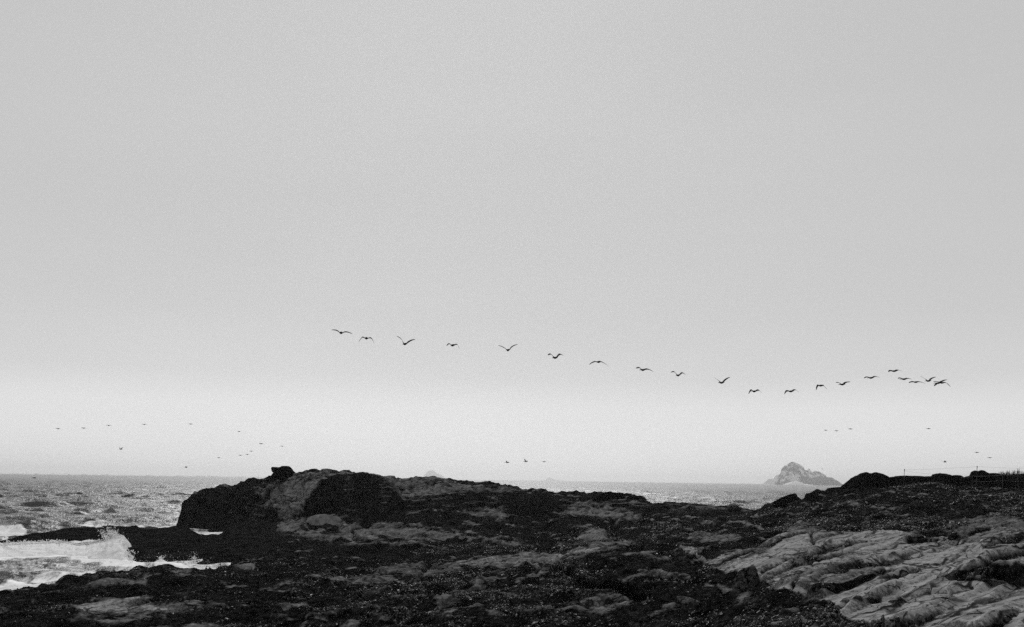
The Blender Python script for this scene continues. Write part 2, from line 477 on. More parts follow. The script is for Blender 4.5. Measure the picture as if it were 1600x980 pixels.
# where bare stone shows: outlines (photo columns and rows of the patch), strength, raggedness, depth range
BARE = [
 ([(405,772),(430,754),(455,744),(470,750),(505,747),(498,757),(484,775),(474,796),(452,812),(436,806),(440,794),(415,795)], .85, 3, 95, 125),
 ([(455,746),(470,738),(500,737),(560,739),(618,746),(612,753),(570,743),(505,747),(475,752)], .42, 2, 95, 125),
 ([(614,750),(640,749),(690,749),(735,755),(762,760),(740,767),(700,770),(660,777),(628,776),(620,766)], .84, 4, 95, 125),
 ([(735,752),(790,757),(812,765),(780,769),(740,763)], .4, 4, 95, 125),
 ([(436,826),(452,800),(478,797),(500,806),(540,808),(545,816),(520,820),(480,812),(462,830),(445,832)], .7, 3, 80, 112),
 ([(465,835),(480,830),(500,838),(545,834),(560,842),(500,842)], .55, 2, 76, 100),
 ([(520,822),(600,816),(640,824),(700,830),(720,842),(650,846),(600,838),(545,838)], .55, 6, 76, 105),
 ([(715,800),(760,791),(800,795),(800,812),(760,812)], .42, 5, 85, 110),
 ([(884,790),(930,790),(1004,806),(990,812),(940,808),(885,808)], .8, 2, 80, 105),
 ([(900,842),(925,833),(958,828),(960,842),(930,847)], .72, 3, 62, 95),
 ([(755,843),(800,842),(828,850),(790,852)], .6, 3, 62, 95),
 ([(1040,792),(1130,795),(1120,801),(1050,800)], .3, 3, 80, 105),
 ([(1075,846),(1090,836),(1150,838),(1160,848),(1120,850)], .75, 3, 46, 82),
 ([(700,878),(760,869),(880,865),(878,872),(830,880),(760,888),(690,890)], .68, 5, 40, 60),
 ([(820,893),(870,868),(900,860),(930,857),(990,850),(985,856),(930,866),(905,876),(880,880),(845,890)], .85, 3, 40, 60),
 ([(540,905),(640,880),(720,885),(760,893),(700,900),(640,915),(560,930)], .42, 8, 38, 62),
 ([(560,960),(640,925),(740,905),(800,900),(760,920),(660,945)], .38, 9, 25, 60),
 ([(925,952),(950,934),(1000,932),(990,946),(955,964),(930,965)], .56, 6, 20, 45),
 ([(1060,855),(1080,850),(1110,878),(1140,868),(1180,862),(1195,866),(1180,880),(1110,893),(1085,880)], .8, 3, 30, 55),
 ([(105,948),(150,938),(230,940),(290,952),(335,957),(250,958),(130,958)], .85, 3, 30, 50),
 ([(1590,860),(1540,850),(1500,858),(1495,848),(1515,832),(1545,825),(1600,827),(1680,826),(1680,860)], .7, 2, 25, 50),
 ([(1112,893),(1150,884),(1195,866),(1206,850),(1230,833),(1265,833),(1290,836),(1350,832),(1400,830),(1425,835),(1445,843),(1500,848),(1700,850),(1750,1010),(1350,985),(1310,960),(1300,945),(1240,938),(1215,925),(1180,905)], 1.0, 4, 15, 46),
 ([(1225,828),(1260,822),(1290,828),(1280,836),(1230,836)], .5, 3, 40, 70),
 ([(1470,835),(1510,808),(1560,805),(1600,815),(1600,832),(1520,838)], .5, 6, 36, 60),
]
DARKEN = [  # darker patches inside the bare ground, shade of recesses and hollows painted in
 ([(1262,936),(1290,918),(1345,906),(1385,893),(1372,908),(1320,926),(1280,940)], .9, 2, 15, 40),
 ([(1480,912),(1505,897),(1560,888),(1600,890),(1640,905),(1600,920),(1530,917)], .8, 2, 15, 40),
 ([(1262,868),(1300,854),(1325,848),(1322,858),(1270,880)], .6, 2, 20, 50),
 ([(1224,872),(1262,862),(1266,884),(1236,888)], .55, 2, 20, 50),
 ([(1200,916),(1300,900),(1360,888),(1380,892),(1340,905),(1260,925)], .35, 4, 20, 50),
 ([(478,832),(498,820),(524,822),(520,834),(500,838)], .8, 2, 76, 112),
 ([(470,800),(500,804),(495,812),(470,810)], .4, 3, 76, 112),
 ([(660,750),(690,748),(690,757),(662,759)], .5, 3, 95, 125),
 ([(448,780),(463,780),(470,790),(460,793),(450,790)], .2, 2, 95, 125),
]
wob1 = fbm(X, Y, Z0, 1.6, 4, 31)
wob2 = fbm(X, Y, Z0, 1.3, 4, 57)
bare = .04 + .16 * np.clip(fbm(X, Y, Z0, 5, 4, 11) + .1, -1, 1)
def paint(lst, sign):
    global bare
    for pts, v, rag, d0, d1 in lst:
        xs = [p[0] for p in pts]; ys = [p[1] for p in pts]
        m = (PX > min(xs) - 30) & (PX < max(xs) + 30) & (PY > min(ys) - 25) & (PY < max(ys) + 25) & (Y > d0) & (Y < d1)
        idx = np.nonzero(m)
        acc = 0
        for k, (ox, oy) in enumerate(((0, 0), (4, 1.2), (-4, -1.2), (2, -2), (-2, 2), (6, 0), (-6, 0), (0, 3), (0, -3))):   # soft edge
            acc = acc + in_poly(PX[idx] + ox + wob1[idx] * rag * 3, PY[idx] + oy + wob2[idx] * rag * 1.3, pts)
        acc = acc / 9
        if sign > 0:
            bare[idx] = np.maximum(bare[idx], bare[idx] * (1 - acc) + v * acc)
        else:
            bare[idx] = bare[idx] * (1 - v * acc)
paint(BARE, 1)
paint(DARKEN, -1)
# the tide-washed reef, trench and steep faces carry no pale stone
SEGG = np.broadcast_to(SEG[:, None], X.shape)
wet = ((SEGG >= 5) & (SEGG <= 9) & (PX < 432)) | (Z0 < .25)
bare = np.where(wet, np.minimum(bare, .02), bare)
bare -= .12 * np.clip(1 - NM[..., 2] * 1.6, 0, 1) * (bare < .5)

slab = np.clip((bare - .5) * 4, 0, 1) * (Y < 55)

# relief
near = np.clip((60 - Y) / 25, 0, 1)
disp = .16 * fbm(X, Y, Z0, 3.2, 2, 1) + .20 * fbm(X, Y, Z0, 1.7, 3, 5, True) * .8
disp += .12 * fbm(X, Y, Z0, .8, 3, 9, True)
far_rough = np.clip((Y - 70) / 30, 0, 1)
disp += far_rough * (.26 * fbm(X, Y * .8, Z0 * 1.8, 1.5, 4, 13, True) + .12 * fbm(X, Y, Z0, 4.5, 2, 14))
midr = np.clip((Y - 45) / 12, 0, 1) * (1 - far_rough * .5)
disp += midr * .16 * fbm(X, Y, Z0 * 2, 1.2, 4, 15, True)
disp += near * (1 - slab) * (.035 * fbm(X, Y, Z0, .3, 2, 21) + .03 * fbm(X, Y, Z0, .5, 2, 23, True))
hum = np.clip((62 - Y) / 14, 0, 1) * np.clip((Y - 18) / 8, 0, 1)
disp += hum * (.28 * fbm(X * .7, Y, Z0, 5.0, 3, 17) + .22 * fbm(X * .7, Y, Z0, 2.4, 3, 18, True))
disp *= (1 - .82 * slab)
# bedding of the pale slab: thin sheets lapping over one another, running away to the right
ca, sa = math.cos(-.9), math.sin(-.9)
al = -X * sa + Y * ca
ac = X * ca + Y * sa
def sheets(period, seed, warp, drop):
    """thin sheets of bedding lapping over each other: a slow rise, then a broken edge"""
    t = (ac + warp * fbm(ac * 1.3, al * .45, Z0 * 0, 3.0, 3, seed) + .06 * al) / period + .35 * Z0
    fr = t - np.floor(t)
    amp = np.clip(.45 + .9 * vnoise(np.floor(t) * 7.7, al / 3.5, np.zeros_like(t), seed + 3), 0, 1.4)
    return np.where(fr > 1 - drop, (1 - fr) / drop, fr ** 1.5 / (1 - drop) ** 1.5) * amp, np.exp(-((fr - 1 + drop * .15) / (drop * .45)) ** 2) * np.clip(amp * 1.2 - .35, 0, 1)
sh1, jn1 = sheets(2.3, 71, 1.2, .09)
sh2, jn2 = sheets(.95, 75, .6, .17)
bed = .23 * sh1 + .12 * sh2
bare = bare - slab * np.clip(.75 * jn1 + .45 * jn2 * np.clip(wob1 * 3 + .3, 0, 1), 0, .8)  # joint dirt, with shade for the sheet edges painted into the colour
bed += .03 * fbm(X, Y, Z0, 1.3, 3, 83) + .03 * fbm(X, Y, Z0, .4, 3, 81, True)
disp += slab * bed
ledge = (1 - slab) * (SEGG < 12)
tz = (Z0 + .35 * fbm(X, Y, Z0, 3.5, 3, 91) + .03 * X) / .55
fz = tz - np.floor(tz)
disp += ledge * .22 * (np.clip(fz * 2.2, 0, 1) - fz) * (Y > 20)
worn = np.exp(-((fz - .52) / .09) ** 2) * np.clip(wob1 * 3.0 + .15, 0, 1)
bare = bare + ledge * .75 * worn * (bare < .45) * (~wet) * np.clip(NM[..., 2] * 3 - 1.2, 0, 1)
tz2 = (Z0 + .25 * fbm(X, Y, Z0, 2.2, 3, 95) - .02 * X) / .23
fz2 = tz2 - np.floor(tz2)
disp += ledge * .11 * (np.clip(fz2 * 2.2, 0, 1) - fz2) * (Y > 20)
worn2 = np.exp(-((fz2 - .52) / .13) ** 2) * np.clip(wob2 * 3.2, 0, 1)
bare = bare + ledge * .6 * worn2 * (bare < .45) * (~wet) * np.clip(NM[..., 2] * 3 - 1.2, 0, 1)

# cracks and joints in the slab, and shadowed steps elsewhere
CRACKS = [
 ([(882,893),(905,908),(925,914),(965,924),(1010,940)], 5, .5, 25, 60), ([(430,868),(560,871),(680,878),(760,868),(870,860)], 4, .35, 52, 80), ([(60,926),(150,912),(260,905),(330,900)], 3.5, .3, 38, 62), ([(420,930),(500,925),(560,918)], 3, .25, 35, 60), ([(640,960),(700,945),(790,940)], 4, .3, 22, 50), ([(1040,870),(1070,888),(1110,905)], 4, .3, 25, 55), ([(960,815),(958,835),(1010,840)], 6, .7, 62, 92),
 ([(1263,834),(1268,845),(1272,853),(1290,850)], 3.0, .22, 20, 50), ([(1228,872),(1262,863),(1268,886)], 3.0, .3, 20, 50),
 ([(1262,870),(1300,855),(1326,847)], 3.0, .3, 20, 50), ([(1272,880),(1330,862),(1402,854)], 2.2, .16, 20, 50),
 ([(1270,895),(1330,880),(1400,864),(1470,856)], 2.0, .14, 20, 50), ([(1398,912),(1450,888),(1520,870),(1560,864)], 2.2, .18, 18, 50),
 ([(1440,885),(1480,872),(1530,862)], 2.0, .14, 18, 50), ([(1300,965),(1340,945),(1420,932),(1480,928)], 2.5, .18, 14, 40),
 ([(1395,955),(1420,935),(1450,925)], 2.5, .2, 14, 40), ([(1460,950),(1490,930),(1520,925)], 2.5, .2, 14, 40),
 ([(1530,945),(1580,930),(1640,925)], 2.5, .2, 14, 40), ([(1180,905),(1205,890),(1240,882)], 2.2, .16, 18, 50),
 ([(1215,915),(1235,895),(1262,890)], 2.2, .18, 18, 50), ([(1240,925),(1262,903),(1300,893)], 2.2, .16, 18, 50),
 ([(1495,868),(1515,856),(1530,853)], 2, .14, 18, 50), ([(1515,872),(1540,858),(1552,855)], 2, .14, 18, 50), ([(1535,874),(1560,862),(1580,858)], 2, .14, 18, 50),
 ([(1425,842),(1480,852),(1540,847),(1600,846)], 2.5, .2, 18, 50), ([(1330,846),(1400,843),(1440,850)], 2, .1, 20, 50),
 ([(480,828),(500,824),(522,830)], 5, .3, 78, 112), ([(460,808),(480,802),(500,804)], 3, .4, 78, 112), ([(690,862),(760,858),(860,852)], 6, .5, 62, 90),
 ([(470,848),(560,846),(640,850)], 3, .4, 78, 100), ([(500,862),(600,858),(690,860)], 5, .4, 62, 90), ([(455,782),(470,778)], 3, .3, 95, 125), ([(300,800),(360,790),(420,775)], 4, .5, 110, 125),
 ([(555,845),(552,830),(575,822)], 2.5, .4, 78, 105), ([(915,815),(935,808),(950,836)], 4, .5, 68, 100), ([(850,826),(900,836)], 5, .5, 68, 100),
 ([(600,930),(660,900),(680,880)], 3, .18, 30, 60), ([(640,950),(680,925),(735,905)], 4, .25, 28, 60), ([(840,895),(880,870),(885,862)], 3, .2, 36, 60),
 ([(200,950),(330,958),(420,965)], 3, .14, 28, 50), ([(60,925),(160,905),(330,898)], 3, .2, 38, 60), ([(330,905),(480,890),(560,885)], 3, .2, 40, 62),
]
for pts, wpx, dep, d0, d1 in CRACKS:
    xs = [p[0] for p in pts]; ys = [p[1] for p in pts]
    m = (PX > min(xs) - 30) & (PX < max(xs) + 30) & (PY > min(ys) - 25) & (PY < max(ys) + 25) & (Y > d0) & (Y < d1)
    idx = np.nonzero(m)
    q = line_dist(PX[idx] + wob1[idx] * 7, PY[idx] + wob2[idx] * 3, pts)
    g = np.exp(-(q / wpx) ** 2)
    disp[idx] -= dep * g
    bare[idx] -= .6 * np.exp(-(q / (wpx * .8)) ** 2)  # weed and dirt in joints, and shadow bands of steps put into the colour

hf = fbm(X, Y, Z0, .8, 3, 9, True) + .8 * fbm(X, Y, Z0, 1.7, 3, 5, True)
bare = bare + (1 - slab) * np.where(bare > .3, .45, .22) * hf * (~wet)
disp *= np.where((SEGG >= 5) & (SEGG <= 8) & (PX < 440), .45, 1)
PALE = [[(585,912),(640,905),(680,898)],[(560,931),(640,922),(700,915)],[(690,905),(760,893),(820,885),(880,868)],[(770,902),(830,893),(850,880)],
 [(320,948),(410,957),(470,962)],[(130,925),(230,918)],[(180,900),(300,898)],[(400,925),(470,915),(540,912)],[(940,940),(1000,934)],[(1060,946),(1105,938)],
 [(545,838),(620,832),(700,838)],[(470,836),(560,843)],[(884,790),(930,789),(1004,804)],[(720,840),(790,846),(830,850)],[(800,965),(880,955),(930,958)],
 [(480,968),(580,960),(650,965)],[(50,945),(110,935)],[(1020,905),(1080,915)],[(640,850),(700,856)],[(440,948),(520,940),(560,944)]]
for pts in PALE:          # worn edges of ledges, where weed does not hold
    xs = [p[0] for p in pts]; ys = [p[1] for p in pts]
    idx = np.nonzero((PX > min(xs) - 30) & (PX < max(xs) + 30) & (PY > min(ys) - 20) & (PY < max(ys) + 20) & (Y < 105) & ~wet)
    q = line_dist(PX[idx] + wob1[idx] * 9, PY[idx] + wob2[idx] * 5, pts)
    g = np.exp(-(q / 2.0) ** 2) * np.clip(.65 + wob1[idx] * 1.6, 0, 1)
    bare[idx] = np.maximum(bare[idx], .8 * g)
    q2 = line_dist(PX[idx] + wob1[idx] * 9, PY[idx] - 4.5 + wob2[idx] * 5, pts)
    disp[idx] += .09 * g - .16 * np.exp(-(q2 / 2.6) ** 2)
edge = np.minimum(1, np.minimum(np.arange(NR)[:, None], NR - 1 - np.arange(NR)[:, None]) / 4.0)
disp *= edge
GX, GY, GZ = X + NM[..., 0] * disp, Y + NM[..., 1] * disp, Z0 + NM[..., 2] * disp

# split the sheet into the pieces of the shore
cols = np.arange(NC - 1)
qpx = PX[:-1, :-1]
qs = SEGG[:-1, :-1]
region = np.zeros(qs.shape, int)                    # 0 near shelf
region[(qs >= 6) & (qpx < 430)] = 1                 # reef
region[(qs >= 6) & (qpx >= 430)] = 2                # middle platform
region[(qs >= 9) & (qpx < 1035)] = 3                # headland
region[(qs >= 6) & (qpx >= 1120)] = 4               # right bank
region[(qs >= 9) & (qpx >= 1035) & (qpx < 1120)] = 2
region[(qs >= 8) & (qpx < 430)] = np.where(qs[(qs >= 8) & (qpx < 430)] >= 9, 3, 1)
vid = np.arange(NR * NC).reshape(NR, NC)
quads = np.stack([vid[:-1, :-1], vid[:-1, 1:], vid[1:, 1:], vid[1:, :-1]], -1)
allv = np.stack([GX, GY, GZ], -1).reshape(-1, 3)
for r, nm in enumerate(('rock_shelf', 'reef', 'rock_platform', 'headland', 'rock_bank')):
    q = quads[region == r]
    used, inv = np.unique(q, return_inverse=True)
    o = mesh_from(nm, allv[used], inv.reshape(q.shape), MAT_ROCK, attrs={'bare': bare.reshape(-1)[used], 'slab': slab.reshape(-1)[used]})
    tag(o, kind='structure')

def ground_z(x, y):
    j = int(np.clip(np.searchsorted(uu, x / y), 1, NC - 1))
    return float(np.interp(y, GY[:, j], GZ[:, j]))

# ------------------------------------------------------------------ mussels and weed covering the near rock
def mussel_bed():
    rs = np.random.RandomState(5)
    qa = np.linalg.norm(np.cross(allv[quads[..., 1]] - allv[quads[..., 0]], allv[quads[..., 3]] - allv[quads[..., 0]]), axis=-1)
    cb = bare[:-1, :-1]
    cl = fbm(X, Y, Z0, 1.2, 3, 44)[:-1, :-1]
    py_ = PY[:-1, :-1]
    vis = (py_ < 1030) & (qpx > -60) & (qpx < 1660) & (GZ[:-1, :-1] > .3)
    wgt = qa * vis * np.clip((.42 - cb) * 4, 0, 1) * np.clip(cl * 4.5 + .25, .02, 1.5)
    wgt *= np.where((qs < 5), 1.0, np.where((qs >= 6) & (qs <= 11) & (qpx > 640), .35, 0))
    wgt *= np.clip(.45 + 2.2 * fbm(X, Y, Z0, 6.0, 2, 47)[:-1, :-1], .04, 1.4)
    wgt *= np.clip((92 - Y[:-1, :-1]) / 30, 0, 1)
    wf = wgt.ravel() / wgt.sum()
    n = 65000
    pick = rs.choice(len(wf), n, p=wf)
    qq = quads.reshape(-1, 4)[pick]
    a, b = rs.rand(n, 1), rs.rand(n, 1)
    P = (allv[qq[:, 0]] * (1 - a) + allv[qq[:, 1]] * a) * (1 - b) + (allv[qq[:, 3]] * (1 - a) + allv[qq[:, 2]] * a) * b
    sc = .022 + .035 * rs.rand(n) ** 2 + .04 * (rs.rand(n) < .03)
    sc *= np.where(P[:, 1] > 48, 1.35, 1.0)
    rot = rs.rand(n, 3) * 6.283
    me = bpy.data.meshes.new('mussel_bed')
    me.vertices.add(n)
    me.vertices.foreach_set('co', P.astype(np.float32).ravel())
    at1 = me.attributes.new('size', 'FLOAT', 'POINT'); at1.data.foreach_set('value', sc.astype(np.float32))
    at2 = me.attributes.new('turn', 'FLOAT_VECTOR', 'POINT'); at2.data.foreach_set('vector', rot.astype(np.float32).ravel())
    o = bpy.data.objects.new('mussel_bed', me)
    COL.objects.link(o)
    tag(o, kind='stuff')
    # one shell clump
    k = NT('mussel_shell')
    rnd = k.n('ShaderNodeObjectInfo').outputs['Random']
    c = k.lerp(k.rng(rnd, .6, 1.0, 0, 1), .005, .06)
    c = k.math('ADD', c, k.math('MULTIPLY', k.math('GREATER_THAN', rnd, .985), .10))
    k.bsdf(c, .4, .2)
    bm = bmesh.new()
    bmesh.ops.create_icosphere(bm, subdivisions=1, radius=1)
    r2 = random.Random(3)
    for v in bm.verts:
        v.co *= r2.uniform(.65, 1.2)
        v.co.z *= .6
        v.co.x *= 1.35
    sm = bpy.data.meshes.new('mussel_shell')
    bm.to_mesh(sm); bm.free()
    sm.materials.append(k.m)
    g = bpy.data.node_groups.new('mussel_scatter', 'GeometryNodeTree')
    g.interface.new_socket('Geometry', in_out='INPUT', socket_type='NodeSocketGeometry')
    g.interface.new_socket('Geometry', in_out='OUTPUT', socket_type='NodeSocketGeometry')
    gi, go = g.nodes.new('NodeGroupInput'), g.nodes.new('NodeGroupOutput')
    iop = g.nodes.new('GeometryNodeInstanceOnPoints')
    # the clump itself is built inside the node group, so no helper object lies about
    ico = g.nodes.new('GeometryNodeMeshIcoSphere')
    ico.inputs['Radius'].default_value = 1.0
    ico.inputs['Subdivisions'].default_value = 2
    sp = g.nodes.new('GeometryNodeSetPosition')
    pos = g.nodes.new('GeometryNodeInputPosition')
    vm = g.nodes.new('ShaderNodeVectorMath'); vm.operation = 'MULTIPLY'
    vm.inputs[1].default_value = (1.35, .9, .55)
    nzz = g.nodes.new('ShaderNodeTexNoise'); nzz.inputs['Scale'].default_value = 2.5
    vm2 = g.nodes.new('ShaderNodeVectorMath'); vm2.operation = 'SCALE'
    mrn = g.nodes.new('ShaderNodeMapRange')
    mrn.inputs['From Min'].default_value = .3; mrn.inputs['From Max'].default_value = .7
    mrn.inputs['To Min'].default_value = .5; mrn.inputs['To Max'].default_value = 1.4
    g.links.new(pos.outputs[0], vm.inputs[0])
    g.links.new(nzz.outputs[0], mrn.inputs[0])
    g.links.new(vm.outputs[0], vm2.inputs[0])
    g.links.new(mrn.outputs[0], vm2.inputs['Scale'])
    g.links.new(vm2.outputs[0], sp.inputs['Position'])
    g.links.new(ico.outputs[0], sp.inputs['Geometry'])
    smat = g.nodes.new('GeometryNodeSetMaterial'); smat.inputs['Material'].default_value = k.m
    g.links.new(sp.outputs[0], smat.inputs[0])
    na = g.nodes.new('GeometryNodeInputNamedAttribute'); na.data_type = 'FLOAT'; na.inputs['Name'].default_value = 'size'
    nb = g.nodes.new('GeometryNodeInputNamedAttribute'); nb.data_type = 'FLOAT_VECTOR'; nb.inputs['Name'].default_value = 'turn'
    g.links.new(gi.outputs[0], iop.inputs['Points'])
    g.links.new(smat.outputs[0], iop.inputs['Instance'])
    e2r = g.nodes.new('FunctionNodeEulerToRotation')
    g.links.new(nb.outputs[0], e2r.inputs[0])
    g.links.new(e2r.outputs[0], iop.inputs['Rotation'])
    g.links.new(na.outputs[0], iop.inputs['Scale'])
    g.links.new(iop.outputs[0], go.inputs[0])
    md = o.modifiers.new('scatter', 'NODES'); md.node_group = g
    bpy.data.meshes.remove(sm)
mussel_bed()

# ------------------------------------------------------------------ the sea
def sea():
    nc, nr = 600, 880
    us = np.linspace(-.74, .74, nc)
    ds = np.concatenate([np.geomspace(34, 240, 330)[:-1], np.geomspace(240, 1500, 490)[:-1], np.geomspace(1500, 29500, nr - 329 - 489)])
    Yg = np.repeat(ds[:, None], nc, 1)
    Xg = Yg * us[None]
    sp_d = np.gradient(ds)[:, None]
    sp_x = (Yg * (us[1] - us[0]))
    rs = np.random.RandomState(11)
    Zg = np.zeros_like(Yg); DX = np.zeros_like(Yg); DY = np.zeros_like(Yg)
    n = 170
    for i in range(n):
        wl = 1.0 * 15.0 ** (rs.rand() ** .8)
        th = rs.normal(0, .36) + (.12)
        kx, ky = math.sin(th) * 2 * math.pi / wl, -math.cos(th) * 2 * math.pi / wl
        amp = .022 * wl ** .34 * rs.uniform(.5, 1.3)
        fall = np.clip((wl / (sp_d * abs(math.cos(th)) + .0001) - 2.0) / 1.5, 0, 1) * np.clip((wl / (sp_x * abs(math.sin(th)) + .0001) - 2.0) / 1.5, 0, 1)
        ph = kx * Xg + ky * Yg + rs.rand() * 6.283
        s, c = np.sin(ph), np.cos(ph)
        Zg += fall * amp * s
        DX += fall * amp * c * math.sin(th) * .8
        DY -= fall * amp * c * math.cos(th) * .8
    # calmer in the lee of the reef
    px, py = project(Xg, Yg, Zg * 0)
    shelter = np.where((Yg < 78) & (px < 470), .45, 1.0) * np.where((Yg > 95) & (Yg < 120) & (px > 270) & (px < 420), .3, 1)
    gust = 1 + .2 * fbm(Xg, Yg, Zg * 0, 60, 2, 3)
    calm = np.clip((1900 - Yg) / 1300, .0, 1)
    Zg *= shelter * gust * calm
    Zg -= .05
    # foam: outlines on the water
    foam = np.zeros_like(Zg)
    w1, w2 = fbm(Xg, Yg, Zg * 0, 2.5, 3, 5), fbm(Xg, Yg, Zg * 0, 2.0, 3, 6)
    FO = [
     ([(-300,850),(60,846),(205,838),(216,884),(150,884),(95,870),(40,874),(-300,884)], 1.0, 3),
     ([(-300,880),(100,872),(216,884),(216,898),(100,905),(-300,940)], .42, 4),
     ([(-20,925),(0,914),(20,908),(45,913),(62,916),(70,924),(0,935)], .98, 3), ([(-300,950),(-300,912),(0,914),(0,940)], .9, 4),
     ([(42,910),(55,900),(80,898),(98,902),(110,897),(160,888),(165,896),(100,912),(70,914)], .82, 3),
     ([(110,896),(150,884),(215,882),(240,884),(240,898),(150,898)], .52, 3),
     ([(215,884),(240,878),(252,873),(262,880),(300,876),(420,872),(440,880),(330,895),(220,897)], .55, 2),
     ([(236,884),(246,876),(256,874),(262,882),(300,888),(340,889),(330,896),(262,891)], .95, 2),
     ([(-300,835),(0,829),(28,830),(45,834),(30,840),(0,845),(-300,852)], 1.0, 2),
     ([(118,824),(140,820),(152,815),(175,818),(182,822),(150,826)], .72, 2), ([(208,822),(235,824),(262,821),(280,820),(280,830),(210,830)], .8, 1.5),
     ([(284,818),(365,818),(365,842),(284,842)], .62, 2),
     ([(280,790),(286,790),(288,825),(272,825)], .6, 2),
    ]
    for pts, v, rag in FO:
        m = in_poly(px + w1 * rag * 5, py + w2 * rag * 1.6, pts)
        foam = np.where(m, np.maximum(foam, v), foam)
    # a few whitecaps out on the open water
    cap = np.clip((Zg - .45) * 3, 0, .3) * (vnoise(Xg / 9, Yg / 25, Zg * 0, 77) > .35) * (Yg > 120) * (Yg < 700)
    foam = np.maximum(foam, cap)
    # soft edges
    for _ in range(1):
        foam[1:-1, 1:-1] = .2 * (foam[1:-1, 1:-1] + foam[:-2, 1:-1] + foam[2:, 1:-1] + foam[1:-1, :-2] + foam[1:-1, 2:])
    Zg = Zg + .10 * foam * (.5 + w1) * (Yg < 130)
    v = np.stack([Xg + DX * shelter, Yg + DY * shelter, Zg], -1).reshape(-1, 3)
    vi = np.arange(nr * nc).reshape(nr, nc)
    q = np.stack([vi[:-1, :-1], vi[:-1, 1:], vi[1:, 1:], vi[1:, :-1]], -1).reshape(-1, 4)
    o = mesh_from('sea', v, q, MAT_SEA, attrs={'foam': foam})
    tag(o, kind='structure')
sea()
# seabed under everything, so the water and rock stand on something
bed_v = [(-27000, 2, -3.2), (27000, 2, -3.2), (27000, 30000, -3.2), (-27000, 30000, -3.2)]
tag(mesh_from('seabed', bed_v, [(0, 1, 2, 3)], MAT_DARK, smooth=False), kind='structure')

# ------------------------------------------------------------------ surf
def surf_sheet(name, top, bottom, thick, lump, mat, seed, n=420, m=54):
    """a lumpy crest of white water: top and bottom rows along photo columns, standing where the water is"""
    tx = np.array(top, float); bx = np.array(bottom, float)
    px = np.linspace(tx[0, 0], tx[-1, 0], n)
    rag = 4.2 * fbm(px / 22, px * 0 + seed, px * 0, 1.0, 5, seed, gain=.7)
    V = []
    for j in range(m):
        t = j / (m - 1)
        row = []
        for i, p in enumerate(px):
            yb = np.interp(p, bx[:, 0], bx[:, 1]); yt = np.interp(p, tx[:, 0], tx[:, 1]) + min(1, (yb - np.interp(p, tx[:, 0], tx[:, 1])) / 18) * rag[i]
            a = at_z(p, yb, -.1)
            b = at(p, yt, a.y + thick)
            if t < .8:
                s = t / .8
                c = a.lerp(b, s)
                c.y = a.y + thick * s ** 1.7
                c.x = c.y * (a.x / a.y)
            else:
                s = (t - .8) / .2
                c = Vector((b.x * (1 + .01 * s), b.y + thick * .7 * s, b.z + (-.4 - b.z) * s ** 1.5))
            row.append(c)
        V.append(row)
    V = np.array([[tuple(c) for c in r] for r in V])
    nm = -grid_normals(V[..., 0], V[..., 1], V[..., 2])
    nm *= np.sign(nm[..., 2:3] + 1e-6)
    d = lump * (fbm(V[..., 0], V[..., 1], V[..., 2], .9, 4, seed) + .6 * fbm(V[..., 0], V[..., 1], V[..., 2], .35, 3, seed + 5, True))
    d *= np.sin(np.linspace(0, math.pi, m))[:, None] ** .4
    V = V + nm * d[..., None]
    vi = np.arange(m * n).reshape(m, n)
    q = np.stack([vi[:-1, :-1], vi[:-1, 1:], vi[1:, 1:], vi[1:, :-1]], -1).reshape(-1, 4)
    return tag(mesh_from(name, V.reshape(-1, 3), q, mat), kind='stuff')

surf_sheet('breaking_wave',
    [(-240,853),(-100,850),(0,850),(40,848),(70,847),(77,845),(90,845),(100,846),(110,849),(125,851),(140,851),(150,849),(160,846),(168,843),(176,839),(184,836.5),(188,837),(192,843),(197,853),(202,866),(205,878)],
    [(-240,882),(-100,877),(0,875),(40,872),(100,871),(130,875),(165,881),(190,882),(206,881)], 5.6, .15, MAT_FOAM, 3)
surf_sheet('wave_crest', [(228,884),(238,880),(246,876),(251,873.5),(255,876),(262,880),(270,883)], [(228,885),(238,884.5),(250,885),(262,886),(270,885)], .8, .06, MAT_FOAM, 8, 70, 20)
surf_sheet('shore_foam', [(-60,920),(0,916),(12,913),(22,912),(35,914),(48,914),(58,916),(66,921)], [(-60,936),(0,930),(30,926),(50,923),(66,922)], .8, .08, MAT_FOAM, 9, 120, 20)
surf_sheet('back_wash', [(-150,834),(-40,831),(0,830.5),(20,830),(30,831.5),(42,834)], [(-150,842),(0,838.5),(30,836.5),(43,835)], 1.6, .10, MAT_FOAM, 12, 90, 20)
surf_sheet('edge_foam', [(240,890),(262,887),(290,887.5),(320,887),(345,884),(365,878.5),(385,875.5),(410,874),(425,873)], [(240,891),(262,889.5),(290,890),(330,891),(345,888),(365,881),(385,878),(410,876),(425,875)], .7, .06, MAT_FOAM, 14, 130, 14)

